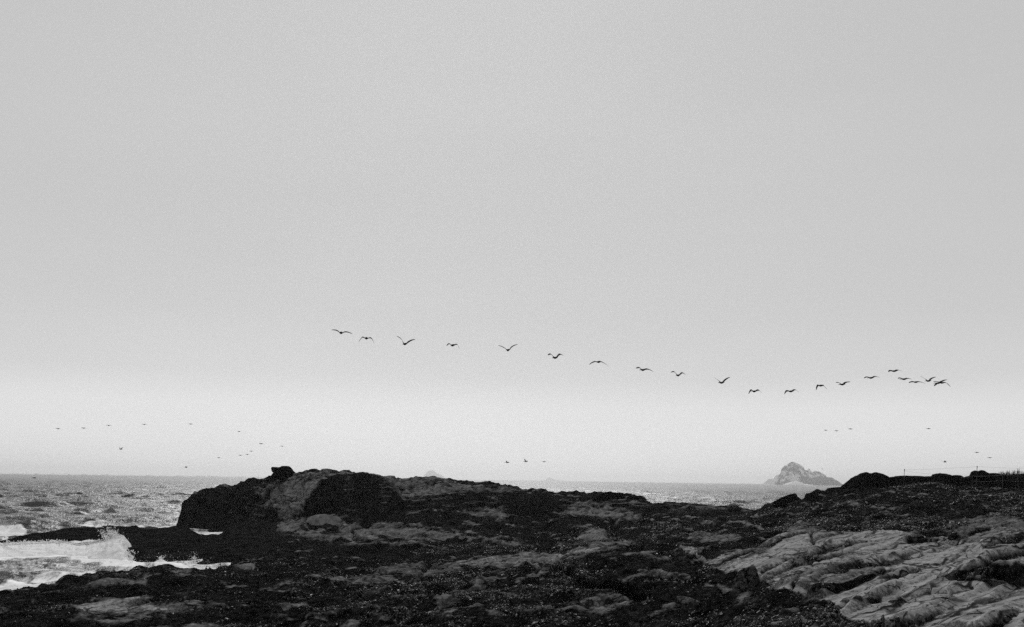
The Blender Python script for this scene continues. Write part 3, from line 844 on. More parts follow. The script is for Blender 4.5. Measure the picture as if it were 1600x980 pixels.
def spray():
    rs = np.random.RandomState(9)
    oc = np.array([(1, 0, 0), (-1, 0, 0), (0, 1, 0), (0, -1, 0), (0, 0, 1), (0, 0, -1)], float)
    of = np.array([(0, 2, 4), (2, 1, 4), (1, 3, 4), (3, 0, 4), (2, 0, 5), (1, 2, 5), (3, 1, 5), (0, 3, 5)])
    V, Fc = [], []
    def drop(px, py, d, r):
        c = at(px, py, d)
        b = len(V) * 6
        V.append(oc * r * rs.uniform(.6, 1.4, 3) + np.array(c))
        Fc.append(of + b)
    def burst(x0, y0, ang, spread, length, n, d, r0, r1):
        for _ in range(n):
            a = math.radians(rs.normal(ang, spread))
            l = abs(rs.normal(0, length))
            drop(x0 + math.cos(a) * l + rs.normal(0, 2.2), y0 - math.sin(a) * l + rs.normal(0, 1.6), d + rs.uniform(-1.0, 1.0), rs.uniform(r0, r1) * (1 - .4 * min(1, l / 40)))
    burst(184, 841, 122, 15, 9, 260, 72, .012, .055)
    burst(176, 837, 132, 13, 8, 150, 72.5, .012, .05)
    burst(188, 842, 80, 22, 4, 90, 71.6, .012, .045)
    burst(193, 852, 25, 30, 5, 130, 71, .012, .05)
    burst(198, 866, 15, 40, 6, 170, 70, .012, .05)
    burst(201, 874, 15, 40, 5, 120, 69.5, .012, .05)
    burst(168, 842, 132, 14, 8, 170, 73, .012, .05)
    for _ in range(1500):           # torn upper edge of the wave
        p = rs.uniform(-30, 180)
        drop(p, np.interp(p, (0, 70, 100, 125, 160, 180), (851, 847.5, 847, 851, 846, 840)) + 2.0 - abs(rs.normal(0, 2.6)), 77 - p * .03, rs.uniform(.012, .05))
    for _ in range(60):
        p = rs.choice((11, 40, 92))
        drop(p + rs.normal(0, 2), 848 + rs.normal(0, 2.5), 77, rs.uniform(.03, .07))
    burst(251, 875, 85, 30, 3.5, 90, 69, .012, .04)
    burst(304, 874, 100, 55, 4, 110, 70, .012, .035)
    burst(150, 819, 60, 50, 4, 90, 97, .03, .09)
    burst(166, 818, 60, 50, 3, 60, 97, .03, .08)
    for _ in range(140):
        drop(rs.uniform(205, 330), 882 - abs(rs.normal(0, 9)), rs.uniform(68, 69.5), rs.uniform(.01, .02))
    V2 = np.concatenate(V); F2 = np.concatenate(Fc)
    tag(mesh_from('sea_spray', V2, F2, MAT_SPRAY), kind='stuff')
spray()

def far_breakers():
    """a broken white line of surf far out on the left"""
    rs = np.random.RandomState(21)
    V, Fc = [], []
    x = -300
    while x < 470:
        w = rs.uniform(8, 60)
        if rs.rand() < .75:
            d = rs.uniform(4300, 4900)
            a, b = at(x, 745, d), at(x + w, 745, d)
            n = 14
            for i in range(n + 1):
                t = i / n
                hgt = (4.0 + 4.5 * rs.rand()) * math.sin(math.pi * min(max(t, .04), .96)) ** .5
                xx = a.x + (b.x - a.x) * t
                V += [(xx, d - 12, -.6), (xx, d, hgt), (xx, d + 14, -.6)]
                if i:
                    k = len(V) - 6
                    Fc += [(k, k + 3, k + 4, k + 1), (k + 1, k + 4, k + 5, k + 2)]
        x += w + rs.uniform(0, 14)
    tag(mesh_from('distant_surf', V, Fc, MAT_FOAM), kind='stuff')
far_breakers()

# ------------------------------------------------------------------ boulders and outcrops
def rock_mesh(name, w, h, dep, seed, rough=.18, cuts=5, sub=4, peak=0.0, flat=.25):
    rs = np.random.RandomState(seed)
    bm = bmesh.new()
    bmesh.ops.create_icosphere(bm, subdivisions=sub, radius=1)
    v = np.array([p.co[:] for p in bm.verts])
    f = np.array([[q.index for q in p.verts] for p in bm.faces])
    bm.free()
    for _ in range(cuts):           # broken faces
        n = rs.normal(0, 1, 3); n[2] = abs(n[2]) * .6; n /= np.linalg.norm(n)
        lim = rs.uniform(.62, .9)
        d = v @ n
        v = v - np.clip(d - lim, 0, None)[:, None] * n * .85
    s = seed * 3.1
    x, y, z = v[:, 0] + s, v[:, 1] + s, v[:, 2]
    r = 1 + rough * fbm(x, y, z, .9, 4, seed) + rough * .5 * fbm(x, y, z, .4, 3, seed + 7, True)
    v = v * r[:, None]
    v[:, 0] += peak * np.clip(v[:, 2], 0, 1)
    v *= np.array([1 / np.ptp(v[:, 0]), 1 / np.ptp(v[:, 1]), 1])
    zmin = -flat
    v[:, 2] = np.where(v[:, 2] < zmin, zmin + (v[:, 2] - zmin) * .25, v[:, 2])
    v[:, 2] = (v[:, 2] - zmin) / (v[:, 2].max() - zmin)
    v *= np.array([w, dep, h])
    return v, f

def boulder(name, x0, x1, ytop, ybot, d, label, cat, mat=None, seed=1, dep=.8, group=None, attrs=None, **kw):
    cx = (x0 + x1) / 2
    c = at(cx, ybot, d)
    w = (x1 - x0) * d / F
    h = (ybot - ytop) * d / F
    v, f = rock_mesh(name, w, h, w * dep, seed, **kw)
    o = mesh_from(name, v, f, mat or MAT_DARK)
    o.location = c
    return tag(o, label, cat, group)

def outlined(name, outline, d, depth, label, cat, mat=None, group=None, seed=1, rough=.05, ns=15, peg=0.0, sq=2.6):
    """a solid rock of real thickness whose front view has the given outline (photo columns and rows)"""
    pts = [at(x, y, d) for x, y in outline]
    ring = []
    for a, b in zip(pts, pts[1:] + pts[:1]):
        k = max(2, int((b - a).length / .16))
        ring += [a.lerp(b, i / k) for i in range(k)]
    ring = np.array([tuple(p) for p in ring])
    cen = ring.mean(0)
    zb = ring[:, 2].min()
    V = []
    n = len(ring)
    for j in range(ns):
        s_ = (j + .5) / ns * 2 - 1
        k = max(.12, 1 - abs(s_) ** sq) ** .5
        r = ring.copy()
        r[:, 0] = cen[0] + (r[:, 0] - cen[0]) * (.55 + .45 * k)
        r[:, 2] = zb + (r[:, 2] - zb) * k
        r[:, 1] = d + s_ * depth * .5 + peg * (r[:, 2] - zb)
        V.append(r)
    V = np.array(V)
    hsz = np.ptp(ring[:, 2])
    off = rough * hsz
    dirs = V - np.array([cen[0], d, zb + hsz * .4])
    dirs /= np.linalg.norm(dirs, axis=-1, keepdims=True) + 1e-6
    nn = fbm(V[..., 0] + seed, V[..., 1], V[..., 2], hsz * .5, 4, seed) + .6 * fbm(V[..., 0], V[..., 1] + seed, V[..., 2], hsz * .25, 3, seed + 3, True) - .2
    V = V + dirs * (off * nn)[..., None]
    F_ = []
    for j in range(ns - 1):
        for i in range(n):
            i2 = (i + 1) % n
            F_.append((j * n + i, j * n + i2, (j + 1) * n + i2, (j + 1) * n + i))
    base = Vector((float(cen[0]), d, float(zb)))
    vv = V.reshape(-1, 3) - np.array(base)
    c0 = len(vv); vv = np.vstack([vv, V[0].mean(0) - np.array(base) + (0, -.05 * depth, 0), V[-1].mean(0) - np.array(base) + (0, .05 * depth, 0)])
    for i in range(n):
        i2 = (i + 1) % n
        F_.append((c0, i2, i)); F_.append((c0 + 1, (ns - 1) * n + i, (ns - 1) * n + i2))
    o = mesh_from(name, vv, F_, mat or MAT_DARK)
    o.location = base
    return tag(o, label, cat, group)

G1 = 'dark boulders along the right skyline'
outlined('boulder', [(1311,770),(1313,764.5),(1318,758.5),(1325,752),(1332,747),(1338,743.5),(1346,739.5),(1352,738),(1357,738.2),(1360,740.5),(1363,746),(1365,770)], 84, 3.0, 'big smooth black boulder sloping down left at the end of the skyline row', 'boulder', group=G1, seed=2)
outlined('boulder', [(1358,770),(1359,743),(1361,740.5),(1366,738.2),(1371,737.6),(1376,739),(1382,742),(1386,745),(1389,750),(1391,770)], 84.5, 3.0, 'round topped black boulder split from the big sloping one by a notch', 'boulder', group=G1, seed=5)
outlined('boulder', [(1383,772),(1386,748),(1389,745.5),(1400,743.6),(1415,743),(1430,743),(1440,743.6),(1446,745),(1450,748),(1456,772)], 86, 2.4, 'long flat topped black boulder behind the first wire fence post', 'boulder', group=G1, seed=9, rough=.04)
outlined('boulder', [(1438,772),(1440,746.5),(1446,744.3),(1456,743.5),(1459,740.5),(1464,738.8),(1470,739.2),(1478,740),(1484,742),(1488,744),(1492,772)], 85, 2.6, 'black boulder with a rounded hump right of the long flat one', 'boulder', group=G1, seed=12)
outlined('boulder', [(1484,772),(1486,745),(1490,742.4),(1496,741.6),(1501,742.6),(1505,744.5),(1507,748),(1510,772)], 85.5, 2.2, 'small low black boulder just left of the deep notch', 'boulder', group=G1, seed=15)
outlined('boulder', [(1503,772),(1506,747.5),(1511,744.6),(1517,743.4),(1521,741),(1535,740),(1545,739.6),(1556,739.4),(1563,741),(1568,745),(1572,772)], 83, 3.0, 'broad black boulder with a knob of rock on its top', 'boulder', group=G1, seed=18, rough=.03)
outlined('boulder', [(1515,746),(1517,741),(1519,736.5),(1523,735),(1528,736),(1533,734.6),(1538,735.5),(1541,738),(1546,740),(1549,746)], 82.2, 1.2, 'knob of dark rock sitting on the broad boulder behind the second fence post', 'boulder', group=G1, seed=22, rough=.08)
outlined('boulder', [(1556,775),(1559,744),(1566,741.4),(1580,741),(1600,740.4),(1630,740),(1660,741),(1690,745),(1695,775)], 81, 3.4, 'black wall like boulder with grass on top at the right edge', 'boulder', group=G1, seed=27, rough=.025)
outlined('rock', [(421,752),(424,746),(428,740),(431.5,736.5),(428,734),(426.6,731),(428,729.6),(434,730.2),(440,729.8),(443,728.4),(449,728.3),(453,731),(456,735.5),(459,737.5),(462,742),(464,752)], 116.4, 2.6, 'dark overhanging rock perched on the left headland skyline', 'rock', seed=33, rough=.035, sq=14)
boulder('rock', 476, 503, 732.5, 740, 114.5, 'low flat dark stone on the headland top right of the perched rock', 'rock', seed=35, rough=.2, cuts=5)
outlined('rock', [(1208,792),(1212,783),(1218,779),(1226,775.5),(1234,772.5),(1241,770.6),(1244,771.5),(1245.5,776),(1247,783),(1250,792)], 79, 1.6, 'black wedge shaped rock rising to the right before the far sea stack', 'rock', seed=41, rough=.04)
outlined('outcrop', [(793,806),(794,790),(799,783),(806,776),(818,772),(835,770),(852,771),(864,775),(874,782),(882,792),(884,806)], 97, 3.2, 'dark blocky outcrop with a black shaded front in the middle of the headland', 'outcrop', seed=44, rough=.10, mat=MAT_DARK2)
outlined('outcrop', [(925,806),(930,774),(938,771),(946,769),(953,767.5),(958,769),(965,768.5),(972,767.5),(977,771),(986,773),(996,776),(1004,781),(1012,787),(1021,795),(1026,806)], 98.5, 4.0, 'rough black outcrop ending the headland just above the sea gap', 'outcrop', seed=48, rough=.10)
boulder('rock', 1146, 1192, 886, 922, 28.3, 'black square boulder with shell crusted top at the left of the pale slab', 'boulder', seed=51, rough=.2, cuts=6, mat=MAT_CRUST)
boulder('rock', 1138, 1180, 910, 940, 27.2, 'low dark crusted rock just below the black square boulder', 'boulder', seed=54, rough=.22, cuts=5, mat=MAT_CRUST)
boulder('rock', 1508, 1546, 790, 812, 54, 'dark lump of rock on the bank below the wire fence', 'rock', seed=57, rough=.2, cuts=5, mat=MAT_DARK2)
boulder('rock', 1582, 1616, 816, 832, 38, 'small pale boulder at the right edge above the slab', 'boulder', seed=61, rough=.2, cuts=5, mat=MAT_PALE)
boulder('rock', 814, 878, 882, 904, 42, 'dark weed covered hump beside the pale streak on the near shelf', 'rock', seed=64, rough=.25, cuts=4, mat=MAT_DARK2)
boulder('rock', 478, 532, 804, 820, 100, 'pale smooth rock below the big black cliff face', 'rock', seed=66, rough=.12, cuts=5, mat=MAT_PALE)
boulder('rock', 492, 510, 826, 834, 92, 'small pale stone lying in the dark hollow of the headland foot', 'rock', seed=68, rough=.15, cuts=5, mat=MAT_PALE)

# ------------------------------------------------------------------ sea stacks
def stack(name, prof, base_z, d, depth, label, mat, seed, n=120, m=44, rough=.05):
    prof = np.array(prof, float)
    px = np.linspace(prof[0, 0], prof[-1, 0], n)
    ty = np.interp(px, prof[:, 0], prof[:, 1])
    V = np.zeros((m, n, 3))
    for i in range(n):
        t = at(px[i], ty[i], d)
        hz = max(t.z - base_z, 1)
        for j in range(m):
            s = j / (m - 1) * 2 - 1
            edge = max(0, 1 - abs(s)) ** .55
            V[j, i] = (t.x, d + s * depth * .5, base_z + hz * edge - 3)
    hmax = V[..., 2].max()
    nm = grid_normals(V[..., 0], V[..., 1], V[..., 2])
    wl = hmax * .45
    dsp = hmax * rough * (fbm(V[..., 0], V[..., 1], V[..., 2], wl, 5, seed) + .8 * fbm(V[..., 0], V[..., 1], V[..., 2], wl * .5, 4, seed + 9, True))
    e = np.sin(np.linspace(0, math.pi, m))[:, None]
    V = V + nm * (dsp * e)[..., None]
    vi = np.arange(m * n).reshape(m, n)
    q = np.stack([vi[:-1, :-1], vi[:-1, 1:], vi[1:, 1:], vi[1:, :-1]], -1).reshape(-1, 4)
    mid = Vector((float(V[..., 0].mean()), d, base_z))
    o = mesh_from(name, V.reshape(-1, 3) - np.array(mid), q, mat, smooth=False)
    o.location = mid
    return tag(o, label, 'sea stack')

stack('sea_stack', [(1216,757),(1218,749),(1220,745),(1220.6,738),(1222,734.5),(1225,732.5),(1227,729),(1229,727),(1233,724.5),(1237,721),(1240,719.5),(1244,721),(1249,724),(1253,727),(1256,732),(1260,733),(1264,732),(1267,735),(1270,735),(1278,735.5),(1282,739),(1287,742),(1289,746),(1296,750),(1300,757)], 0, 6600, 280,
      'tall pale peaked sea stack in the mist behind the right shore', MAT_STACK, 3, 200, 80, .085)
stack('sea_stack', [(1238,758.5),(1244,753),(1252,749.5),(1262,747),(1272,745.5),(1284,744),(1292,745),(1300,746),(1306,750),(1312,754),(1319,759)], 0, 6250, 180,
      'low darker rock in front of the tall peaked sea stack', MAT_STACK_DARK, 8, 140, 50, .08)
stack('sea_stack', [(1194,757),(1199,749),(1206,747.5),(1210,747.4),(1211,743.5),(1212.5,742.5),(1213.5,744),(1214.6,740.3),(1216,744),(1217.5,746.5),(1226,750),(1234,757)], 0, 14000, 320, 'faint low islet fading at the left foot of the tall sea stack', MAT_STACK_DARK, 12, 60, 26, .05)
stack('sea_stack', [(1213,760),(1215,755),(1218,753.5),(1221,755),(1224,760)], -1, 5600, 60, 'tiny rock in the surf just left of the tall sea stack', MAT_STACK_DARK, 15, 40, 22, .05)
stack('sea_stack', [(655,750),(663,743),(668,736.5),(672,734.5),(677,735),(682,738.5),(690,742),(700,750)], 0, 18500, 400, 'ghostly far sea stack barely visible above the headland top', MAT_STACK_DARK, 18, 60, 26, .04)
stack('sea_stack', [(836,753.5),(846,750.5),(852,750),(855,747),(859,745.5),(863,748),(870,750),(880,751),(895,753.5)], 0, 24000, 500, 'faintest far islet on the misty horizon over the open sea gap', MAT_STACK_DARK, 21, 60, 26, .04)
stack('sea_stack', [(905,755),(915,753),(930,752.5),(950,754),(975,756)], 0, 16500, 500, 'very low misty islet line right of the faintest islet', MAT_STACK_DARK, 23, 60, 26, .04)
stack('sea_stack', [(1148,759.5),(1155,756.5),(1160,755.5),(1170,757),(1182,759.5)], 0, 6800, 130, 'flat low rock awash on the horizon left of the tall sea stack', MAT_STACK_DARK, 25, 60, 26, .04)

def stack_surf():
    V = []
    n, m, d = 60, 12, 6000
    rs = np.random.RandomState(4)
    px = np.linspace(1224, 1276, n)
    tops = np.interp(px, (1224, 1230, 1238, 1244, 1250, 1258, 1276), (758.8, 754.8, 752.6, 751.4, 753.4, 756.5, 759)) + rs.normal(0, .35, n)
    for j in range(m):
        s = j / (m - 1)
        for i in range(n):
            t = at(px[i], min(tops[i], 759.4), d)
            V.append((t.x, d - 25 + 50 * s, -.5 + max(t.z + .5, .6) * math.sin(math.pi * s) ** .7))
    vi = np.arange(m * n).reshape(m, n)
    q = np.stack([vi[:-1, :-1], vi[:-1, 1:], vi[1:, 1:], vi[1:, :-1]], -1).reshape(-1, 4)
    tag(mesh_from('stack_surf', np.array(V), q, MAT_FOAM), kind='stuff')
stack_surf()

# ------------------------------------------------------------------ birds
kb = NT('dark_feathers')
kb.bsdf(kb.lerp(kb.noise(kb.co(), 6, 3), .006, .02), .8, .05)
MAT_BIRD = kb.m

def bird(px, py, d, LW, RW, label, group, yaw=18, size=1.0, tilt=22, roll=0):
    """one continuous mesh: bill, head, neck, body and tail, the wings drawn out of its sides. LW, RW: wrist and tip, photo pixels from the body"""
    k = d / F
    ring_y = [-.62, -.42, -.24, -.06, .10, .26, .42, .54, .63, .74, .98]       # tail .. bill, metres along the flight
    ring_r = [.015, .055, .10, .135, .145, .12, .075, .055, .062, .035, .008]
    ring_z = [.02, .015, .0, -.01, -.01, .0, .03, .06, .075, .06, .02]
    ring_w = [3.2, 1.5, 1.0, 1, 1, 1, 1, 1, .9, .8, .8]
    bm = bmesh.new()
    ns = 8
    R = []
    for y, r, z, w in zip(ring_y, ring_r, ring_z, ring_w):
        R.append([bm.verts.new((math.cos(a) * r * w * size, y * size, (z + math.sin(a) * r * .92) * size))
                  for a in [2 * math.pi * (i + .5) / ns for i in range(ns)]])
    for i in range(len(R) - 1):
        for j in range(ns):
            j2 = (j + 1) % ns
            if i in (3, 4) and j in (7, 3):       # left open: the wings grow here
                continue
            bm.faces.new((R[i][j], R[i][j2], R[i + 1][j2], R[i + 1][j]))
    bm.faces.new(R[0][::-1]); bm.faces.new(R[-1])
    ya = math.radians(yaw)
    for side, pts in ((1, RW), (-1, LW)):
        ja, jb = (7, 0) if side > 0 else (4, 3)   # lower and upper side vertices
        loop = [R[3][jb], R[4][jb], R[5][jb], R[5][ja], R[4][ja], R[3][ja]]
        wr = Vector((pts[0][0] * k, 0, pts[0][1] * k)); tp = Vector((pts[1][0] * k, 0, pts[1][1] * k))
        root = Vector((side * .13 * size, 0, .02 * size))
        arm = wr - root
        path = [(root.lerp(wr, .5) + Vector((0, 0, arm.length * .06)), .38, .040, .02),
                (wr, .36, .034, .05), (wr.lerp(tp, .35) + Vector((0, 0, (wr - tp).length * .05)), .31, .026, .0),
                (wr.lerp(tp, .72) + Vector((0, 0, (wr - tp).length * .03)), .23, .020, -.07), (tp, .10, .012, -.16)]
        ti = math.radians(tilt)
        for p, ch, th, sweep in path:
            # the wing is set in the bird's own frame, whose heading is turned by yaw afterwards
            cy, cz = math.cos(ti), math.sin(ti)
            vs = []
            for f, o_ in ((-.5, 1), (0, 1.6), (.5, 1), (.5, -1), (0, -.6), (-.5, -1)):
                yy = (f * ch + sweep + .08) * size
                vs.append(bm.verts.new((p.x, yy * cy, p.z + yy * cz * (1 if True else 0) + o_ * th * size * .5)))
            for a in range(6):
                b = (a + 1) % 6
                fv = (loop[a], loop[b], vs[b], vs[a])
                bm.faces.new(fv if side < 0 else fv[::-1])
            loop = vs
        bm.faces.new(loop if side < 0 else loop[::-1])
    bmesh.ops.recalc_face_normals(bm, faces=bm.faces)
    me = bpy.data.meshes.new('bird')
    bm.to_mesh(me); bm.free()
    me.polygons.foreach_set('use_smooth', np.ones(len(me.polygons), bool))
    me.materials.append(MAT_BIRD)
    o = bpy.data.objects.new('bird', me)
    COL.objects.link(o)
    o.location = at(px, py, d)
    o.rotation_euler = (0, 0, ya)
    md = o.modifiers.new('smooth', 'SUBSURF'); md.levels = 1; md.render_levels = 1
    return tag(o, label, 'bird', group)

G2 = 'birds flying in one long line across the sky'
FLOCK = [
 (533,520,[(-6.5,2.7),(-15.5,4.2)],[(7.5,1.2),(18,-1)],'leftmost large bird of the long line gliding with wings almost flat'),
 (572.5,528.5,[(-6.5,1),(-12,-6.7)],[(8,0),(12.6,-8.2)],'second bird from the left in the long line with both wings bent down'),
 (633,537.5,[(-5.7,6.5),(-14.7,12)],[(7,3.7),(16.3,9)],'third bird from the left in the long line with wings raised in a wide V'),
 (707.5,539.5,[(-5.7,1.8),(-10.5,-1.5)],[(7.8,1.5),(11,-5.4)],'fourth bird from the left with its right wing folded down'),
 (794,547,[(-7,3.3),(-16.5,7)],[(6.3,5.2),(15.3,10)],'fifth bird from the left with wings raised in a V under open sky'),
 (868,559,[(-8,4.8),(-14,3.3)],[(8.2,5.7),(13.8,4.2)],'sixth bird from the left with wings arched like a letter M'),
 (935.5,565.5,[(-7.5,-.7),(-16,-5)],[(6.7,-.7),(16,-6.6)],'seventh bird from the left with both wings drooping evenly like a bow'),
 (1005,578,[(-6,2.5),(-13.5,2)],[(8,1),(18,-1.6)],'eighth bird from the left gliding nearly flat with thin wings'),
 (1060,586.5,[(-6.3,5),(-12.7,4.5)],[(6.5,3.8),(11.7,1.8)],'ninth bird from the left with short arched wings'),
 (1128,598,[(-6.4,3.5),(-14,7.5)],[(7,4.5),(14.2,9.5)],'tenth bird from the left with wings in a straight V above the gap'),
 (1179,611.5,[(-4.8,1.5),(-10.5,-4)],[(7.6,1.6),(11.2,-2)],'lowest left bird of the dip in the long line with wings bent down'),
 (1236.2,611.5,[(-7,.4),(-12.8,-4.7)],[(8.2,2.6),(13.6,-.5)],'lowest right bird of the dip directly over the tall sea stack'),
 (1282.7,602.5,[(-5,-.5),(-9.8,-7)],[(6.7,-1.1),(11,-5.8)],'bird climbing out of the dip with wings curved down like an arch'),
 (1316.6,600.8,[(-5.8,1.9),(-13,2.5)],[(5.4,2.5),(14.4,5)],'bird with shallow raised wings between the arched one and the flat pair'),
 (1361.5,590.4,[(-7.3,.6),(-14,-1.1)],[(7.9,2),(15.2,1.1)],'flat winged bird lower left of the topmost bird of the right cluster'),
 (1397.8,579.8,[(-7.8,.2),(-13.3,-2.2)],[(7.2,1.8),(15.2,.5)],'topmost bird of the right cluster with broad flat wings'),
 (1413.2,592.4,[(-7,1),(-13,.3)],[(7,1),(14.3,.5)],'flat gliding bird just below the topmost bird of the right cluster'),
 (1431.5,597,[(-6.5,-.2),(-14.5,-2)],[(7,.2),(18,-2)],'thin winged bird left of the V shaped bird in the right cluster'),
 (1451,595.3,[(-6,3.2),(-14.5,6.7)],[(5,3),(13,7)],'bird of the right cluster with wings raised in a V'),
 (1466,598.8,[(-3.2,-2.4),(-9,-5)],[(8.5,2.8),(17.8,6.6)],'left bird of the overlapping pair at the end with one wing up and one down'),
 (1472.5,598.2,[(-8,.4),(-19,1)],[(10,-.3),(15.8,-5.8)],'rightmost bird of the overlapping pair with its right wing curved down'),
]
rb = random.Random(4)
for i, (px, py, l, r, lab) in enumerate(FLOCK):
    bird(px, py, 96 + i * 2.0 + rb.uniform(-2, 2), l, r, lab, G2, yaw=rb.uniform(8, 26), tilt=rb.uniform(20, 34))

G3 = 'small far birds low over the sea on the left'
G4 = 'small far birds low over the sea on the right'
G5 = 'three small birds above the middle of the headland'
fl_ = ([(-2, .3), (-4, -.2)], [(2, .3), (4, -.2)])
fd_ = ([(-1.6, .2), (-3, -.6)], [(1.6, .1), (3, -.9)])
vv_ = ([(-1.6, 1.8), (-3.4, 3.2)], [(1.8, 1.6), (3.8, 3.0)])
bw_ = ([(-1.6, .9), (-3.2, -.9)], [(1.8, .8), (3.4, -.5)])
SMALL = [
 (91,670,fl_,'leftmost tiny bird of the row of five above the left sea',G3,1.1),(131,669,fl_,'second tiny bird of the row of five above the left sea',G3,1.15),
 (170,665,fl_,'middle tiny bird of the row of five above the left sea',G3,1.1),(225.5,663.3,fl_,'fourth tiny bird of the row of five above the left sea',G3,1.05),
 (298.5,662.7,fd_,'rightmost tiny bird of the row of five above the left sea',G3,1.25),(189,702,vv_,'tiny bird with raised wings in a V below the row of five',G3,1.0),
 (342.3,715.3,fd_,'lowest tiny bird left of the perched rock',G3,.9),(375.8,711.6,fl_,'left of two tiny birds close together left of the perched rock',G3,.85),
 (386.6,710.3,fl_,'right of two tiny birds close together left of the perched rock',G3,.85),(392.7,705.2,fl_,'tiny bird just above the close pair',G3,.8),
 (408.3,693.5,fl_,'tiny bird above and right of the close pair',G3,.95),(441,697.3,fl_,'tiny bird straight above the perched rock on the skyline',G3,.85),
 (374,674.3,fl_,'faint tiny bird alone above the group left of the perched rock',G3,.8),(291,730.5,vv_,'faintest tiny bird just above the left horizon',G3,.6),
 (793,722.8,([(-1.6,1.5),(-3.2,3.0)],[(1.6,.3),(3.2,.9)]),'left of the three small birds above the middle headland',G5,.95),
 (822,721.2,([(-2,2.2),(-3.8,4)],[(1.8,.3),(3.6,1.3)]),'middle one of the three small birds with its left wing raised high',G5,1.0),
 (850.7,721.6,fl_,'right of the three small birds flying flat above the sea gap',G5,.75),
 (1290.5,672.4,fl_,'left of three tiny birds above the tall sea stack',G4,.75),(1307.5,673.3,fl_,'middle of three tiny birds above the tall sea stack',G4,.8),
 (1329.3,670.4,bw_,'right of three tiny birds above the tall sea stack',G4,.7),(1451.5,670,bw_,'lone tiny bird high above the skyline boulders',G4,.8),
 (1477,722,vv_,'faint tiny bird low above the black skyline boulders',G4,.6),(1527,707.2,bw_,'tiny bird with arched wings straight above the second fence post',G4,.85),
 (1547,715.3,fl_,'faint tiny flat bird right of the one over the second fence post',G4,.8),(1285,733,bw_,'tiny speck of a bird close above the right shoulder of the tall sea stack',G4,.35),
]
for px, py, (l, r), lab, g, s in SMALL:
    dd_ = 300 if s > .9 else 380
    l2 = [(a * s, b * s) for a, b in l]; r2 = [(a * s, b * s) for a, b in r]
    bird(px, py, dd_ if s > .4 else 900, l2, r2, lab, g, yaw=rb.uniform(30, 60), size=1.25 if s > .4 else 1.4, tilt=14)
bird(54, 747, 420, [(-1.6, .6), (-3, .2)], [(1.6, .6), (3, .2)], 'tiny dark bird skimming the far left sea close to the horizon', G3, yaw=70, size=1.6)

# ------------------------------------------------------------------ wire fences
kp = NT('weathered_post'); kp.bsdf(kp.lerp(kp.noise(kp.co((1, 1, .2)), 20, 4), .03, .08), .8, .2, kp.noise(kp.co((1, 1, .2)), 30, 4), .005)
kw = NT('fence_wire'); kw.bsdf(.12, .5, .4)

def tube(bm, pts, r, n=6, r_end=None):
    rings = []
    for i, p in enumerate(pts):
        a = pts[max(i - 1, 0)]; b = pts[min(i + 1, len(pts) - 1)]
        t = (b - a).normalized()
        s = t.cross(Vector((0, 0, 1)) if abs(t.z) < .9 else Vector((0, 1, 0))).normalized()
        q = t.cross(s)
        rr = r + ((r_end if r_end is not None else r) - r) * i / max(1, len(pts) - 1)
        rings.append([bm.verts.new(p + (s * math.cos(2 * math.pi * k / n) + q * math.sin(2 * math.pi * k / n)) * rr) for k in range(n)])
    for i in range(len(rings) - 1):
        for k in range(n):
            bm.faces.new((rings[i][k], rings[i][(k + 1) % n], rings[i + 1][(k + 1) % n], rings[i + 1][k]))
    bm.faces.new(rings[0][::-1]); bm.faces.new(rings[-1])

def part(name, bm, mat, parent):
    bmesh.ops.recalc_face_normals(bm, faces=bm.faces)
    me = bpy.data.meshes.new(name)
    bm.to_mesh(me); bm.free()
    me.materials.append(mat)
    o = bpy.data.objects.new(name, me)
    COL.objects.link(o)
    o.parent = parent
    o.matrix_parent_inverse = parent.matrix_world.inverted()
    return o

def fence(label, posts, wires):
    base = at(*posts[0][1], posts[0][2])
    root = bpy.data.objects.new('wire_fence', None)
    COL.objects.link(root)
    root.location = base
    bpy.context.view_layer.update()
    tag(root, label, 'fence', 'wire fences on the right shore')
    for (top, bot, d, r) in posts:
        a, b = at(*bot, d), at(*top, d)
        a.z = min(a.z, ground_z(a.x, a.y)) - .15
        bm = bmesh.new()
        m1 = a.lerp(b, .93)
        tube(bm, [a, a.lerp(b, .5) + Vector((.01, 0, 0)), m1], r, 7, r * .85)
        tube(bm, [m1 + Vector((0, 0, -.02)), b], r * 1.5, 7)
        part('post', bm, kp.m, root)
    for pts in wires:
        w = []
        P3 = [at(p[0], p[1], p[2]) for p in pts]
        for a, b in zip(P3[:-1], P3[1:]):
            for i in range(9):
                t = i / 8
                c = a.lerp(b, t); c.z -= .06 * math.sin(math.pi * t) * (b - a).length / 6
                w.append(c)
        bm = bmesh.new()
        tube(bm, w, .0035, 5)
        part('wire', bm, kw.m, root)

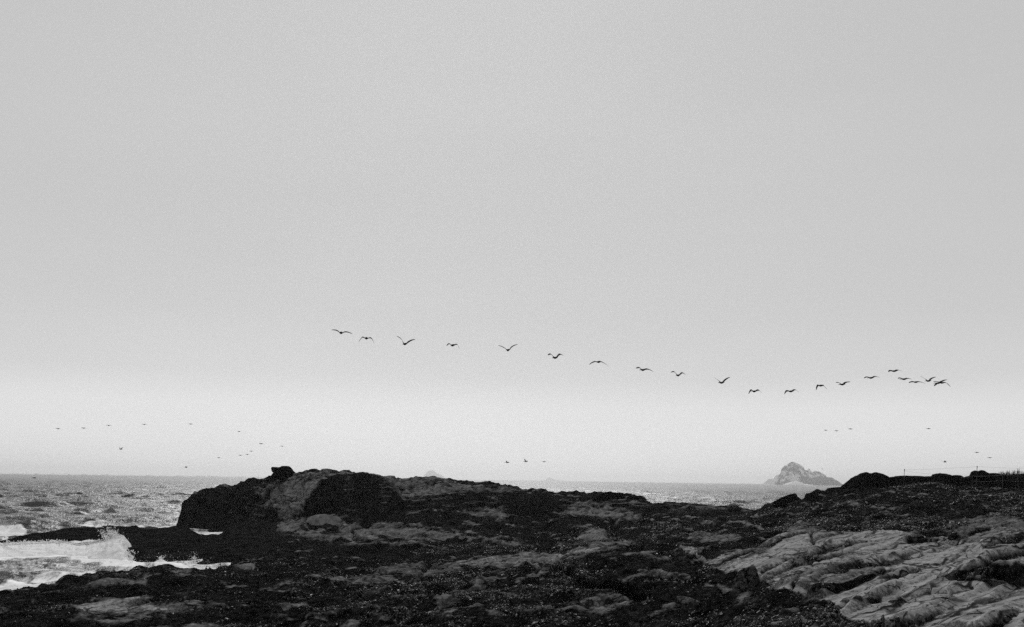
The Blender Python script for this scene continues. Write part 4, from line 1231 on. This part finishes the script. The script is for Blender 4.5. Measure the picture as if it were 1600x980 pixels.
fence('thin far wire fence against the sky along the boulder tops',
      [((1413.3,733),(1411,757),72.5,.02), ((1526.8,728.3),(1524,756),72,.02)],
      [[(1413.3,734,72.5),(1526.8,729,72),(1640,732,72)], [(1413,736,72.5),(1470,742,72.3),(1526,742,72)]])
fence('nearer wire fence with bleached posts at the right edge',
      [((1519,743),(1518,761),69,.018), ((1566.5,740),(1565.5,768.5),65.5,.024), ((1589.5,736),(1590.5,757),70,.018)],
      [[(1500,746,72),(1519,744,69),(1566.5,742.5,65.5),(1640,744,62)], [(1519,752,69),(1566.3,751,65.5),(1640,752,62)]])

def grass():
    rg = random.Random(8)
    k = NT('dry_grass'); k.bsdf(.03, .8, .1)
    bm = bmesh.new()
    for _ in range(420):
        px = rg.uniform(1560, 1640)
        p = at(px, 741 + rg.uniform(-.5, 2), 80.5 + rg.uniform(-.6, .6))
        h = rg.uniform(.12, .42) * (1.5 if px > 1590 else 1) * (.6 + .5 * math.sin(px * .35) ** 2)
        lean = Vector((rg.uniform(-.12, .12), rg.uniform(-.1, .1), h))
        s = Vector((.012, .004, 0))
        a, b, c, d = bm.verts.new(p - s), bm.verts.new(p + s), bm.verts.new(p + lean * .6 + s * .6), bm.verts.new(p + lean)
        e = bm.verts.new(p + lean * .6 - s * .6)
        bm.faces.new((a, b, c, e)); bm.faces.new((e, c, d))
    me = bpy.data.meshes.new('grass'); bm.to_mesh(me); bm.free()
    me.materials.append(k.m)
    o = bpy.data.objects.new('grass', me); COL.objects.link(o)
    tag(o, kind='stuff')
grass()

# ------------------------------------------------------------------ sea mist
hb = bmesh.new()
bmesh.ops.create_cube(hb, size=1)
for v in hb.verts:
    v.co.x *= 60000
    v.co.y = -300 if v.co.y < 0 else 31000
    v.co.z = -4.5 if v.co.z < 0 else 178
hm = bpy.data.meshes.new('haze'); hb.to_mesh(hm); hb.free()
kh = NT('sea_mist')
pv = kh.n('ShaderNodeVolumePrincipled')
pv.inputs['Color'].default_value = (.99, .99, .99, 1)
pv.inputs['Density'].default_value = HAZE_DENSITY
pv.inputs['Anisotropy'].default_value = 0.66
kh.link(pv.outputs[0], kh.out.inputs['Volume'])
hm.materials.append(kh.m)
ho = bpy.data.objects.new('haze', hm)
COL.objects.link(ho)
tag(ho, kind='stuff')
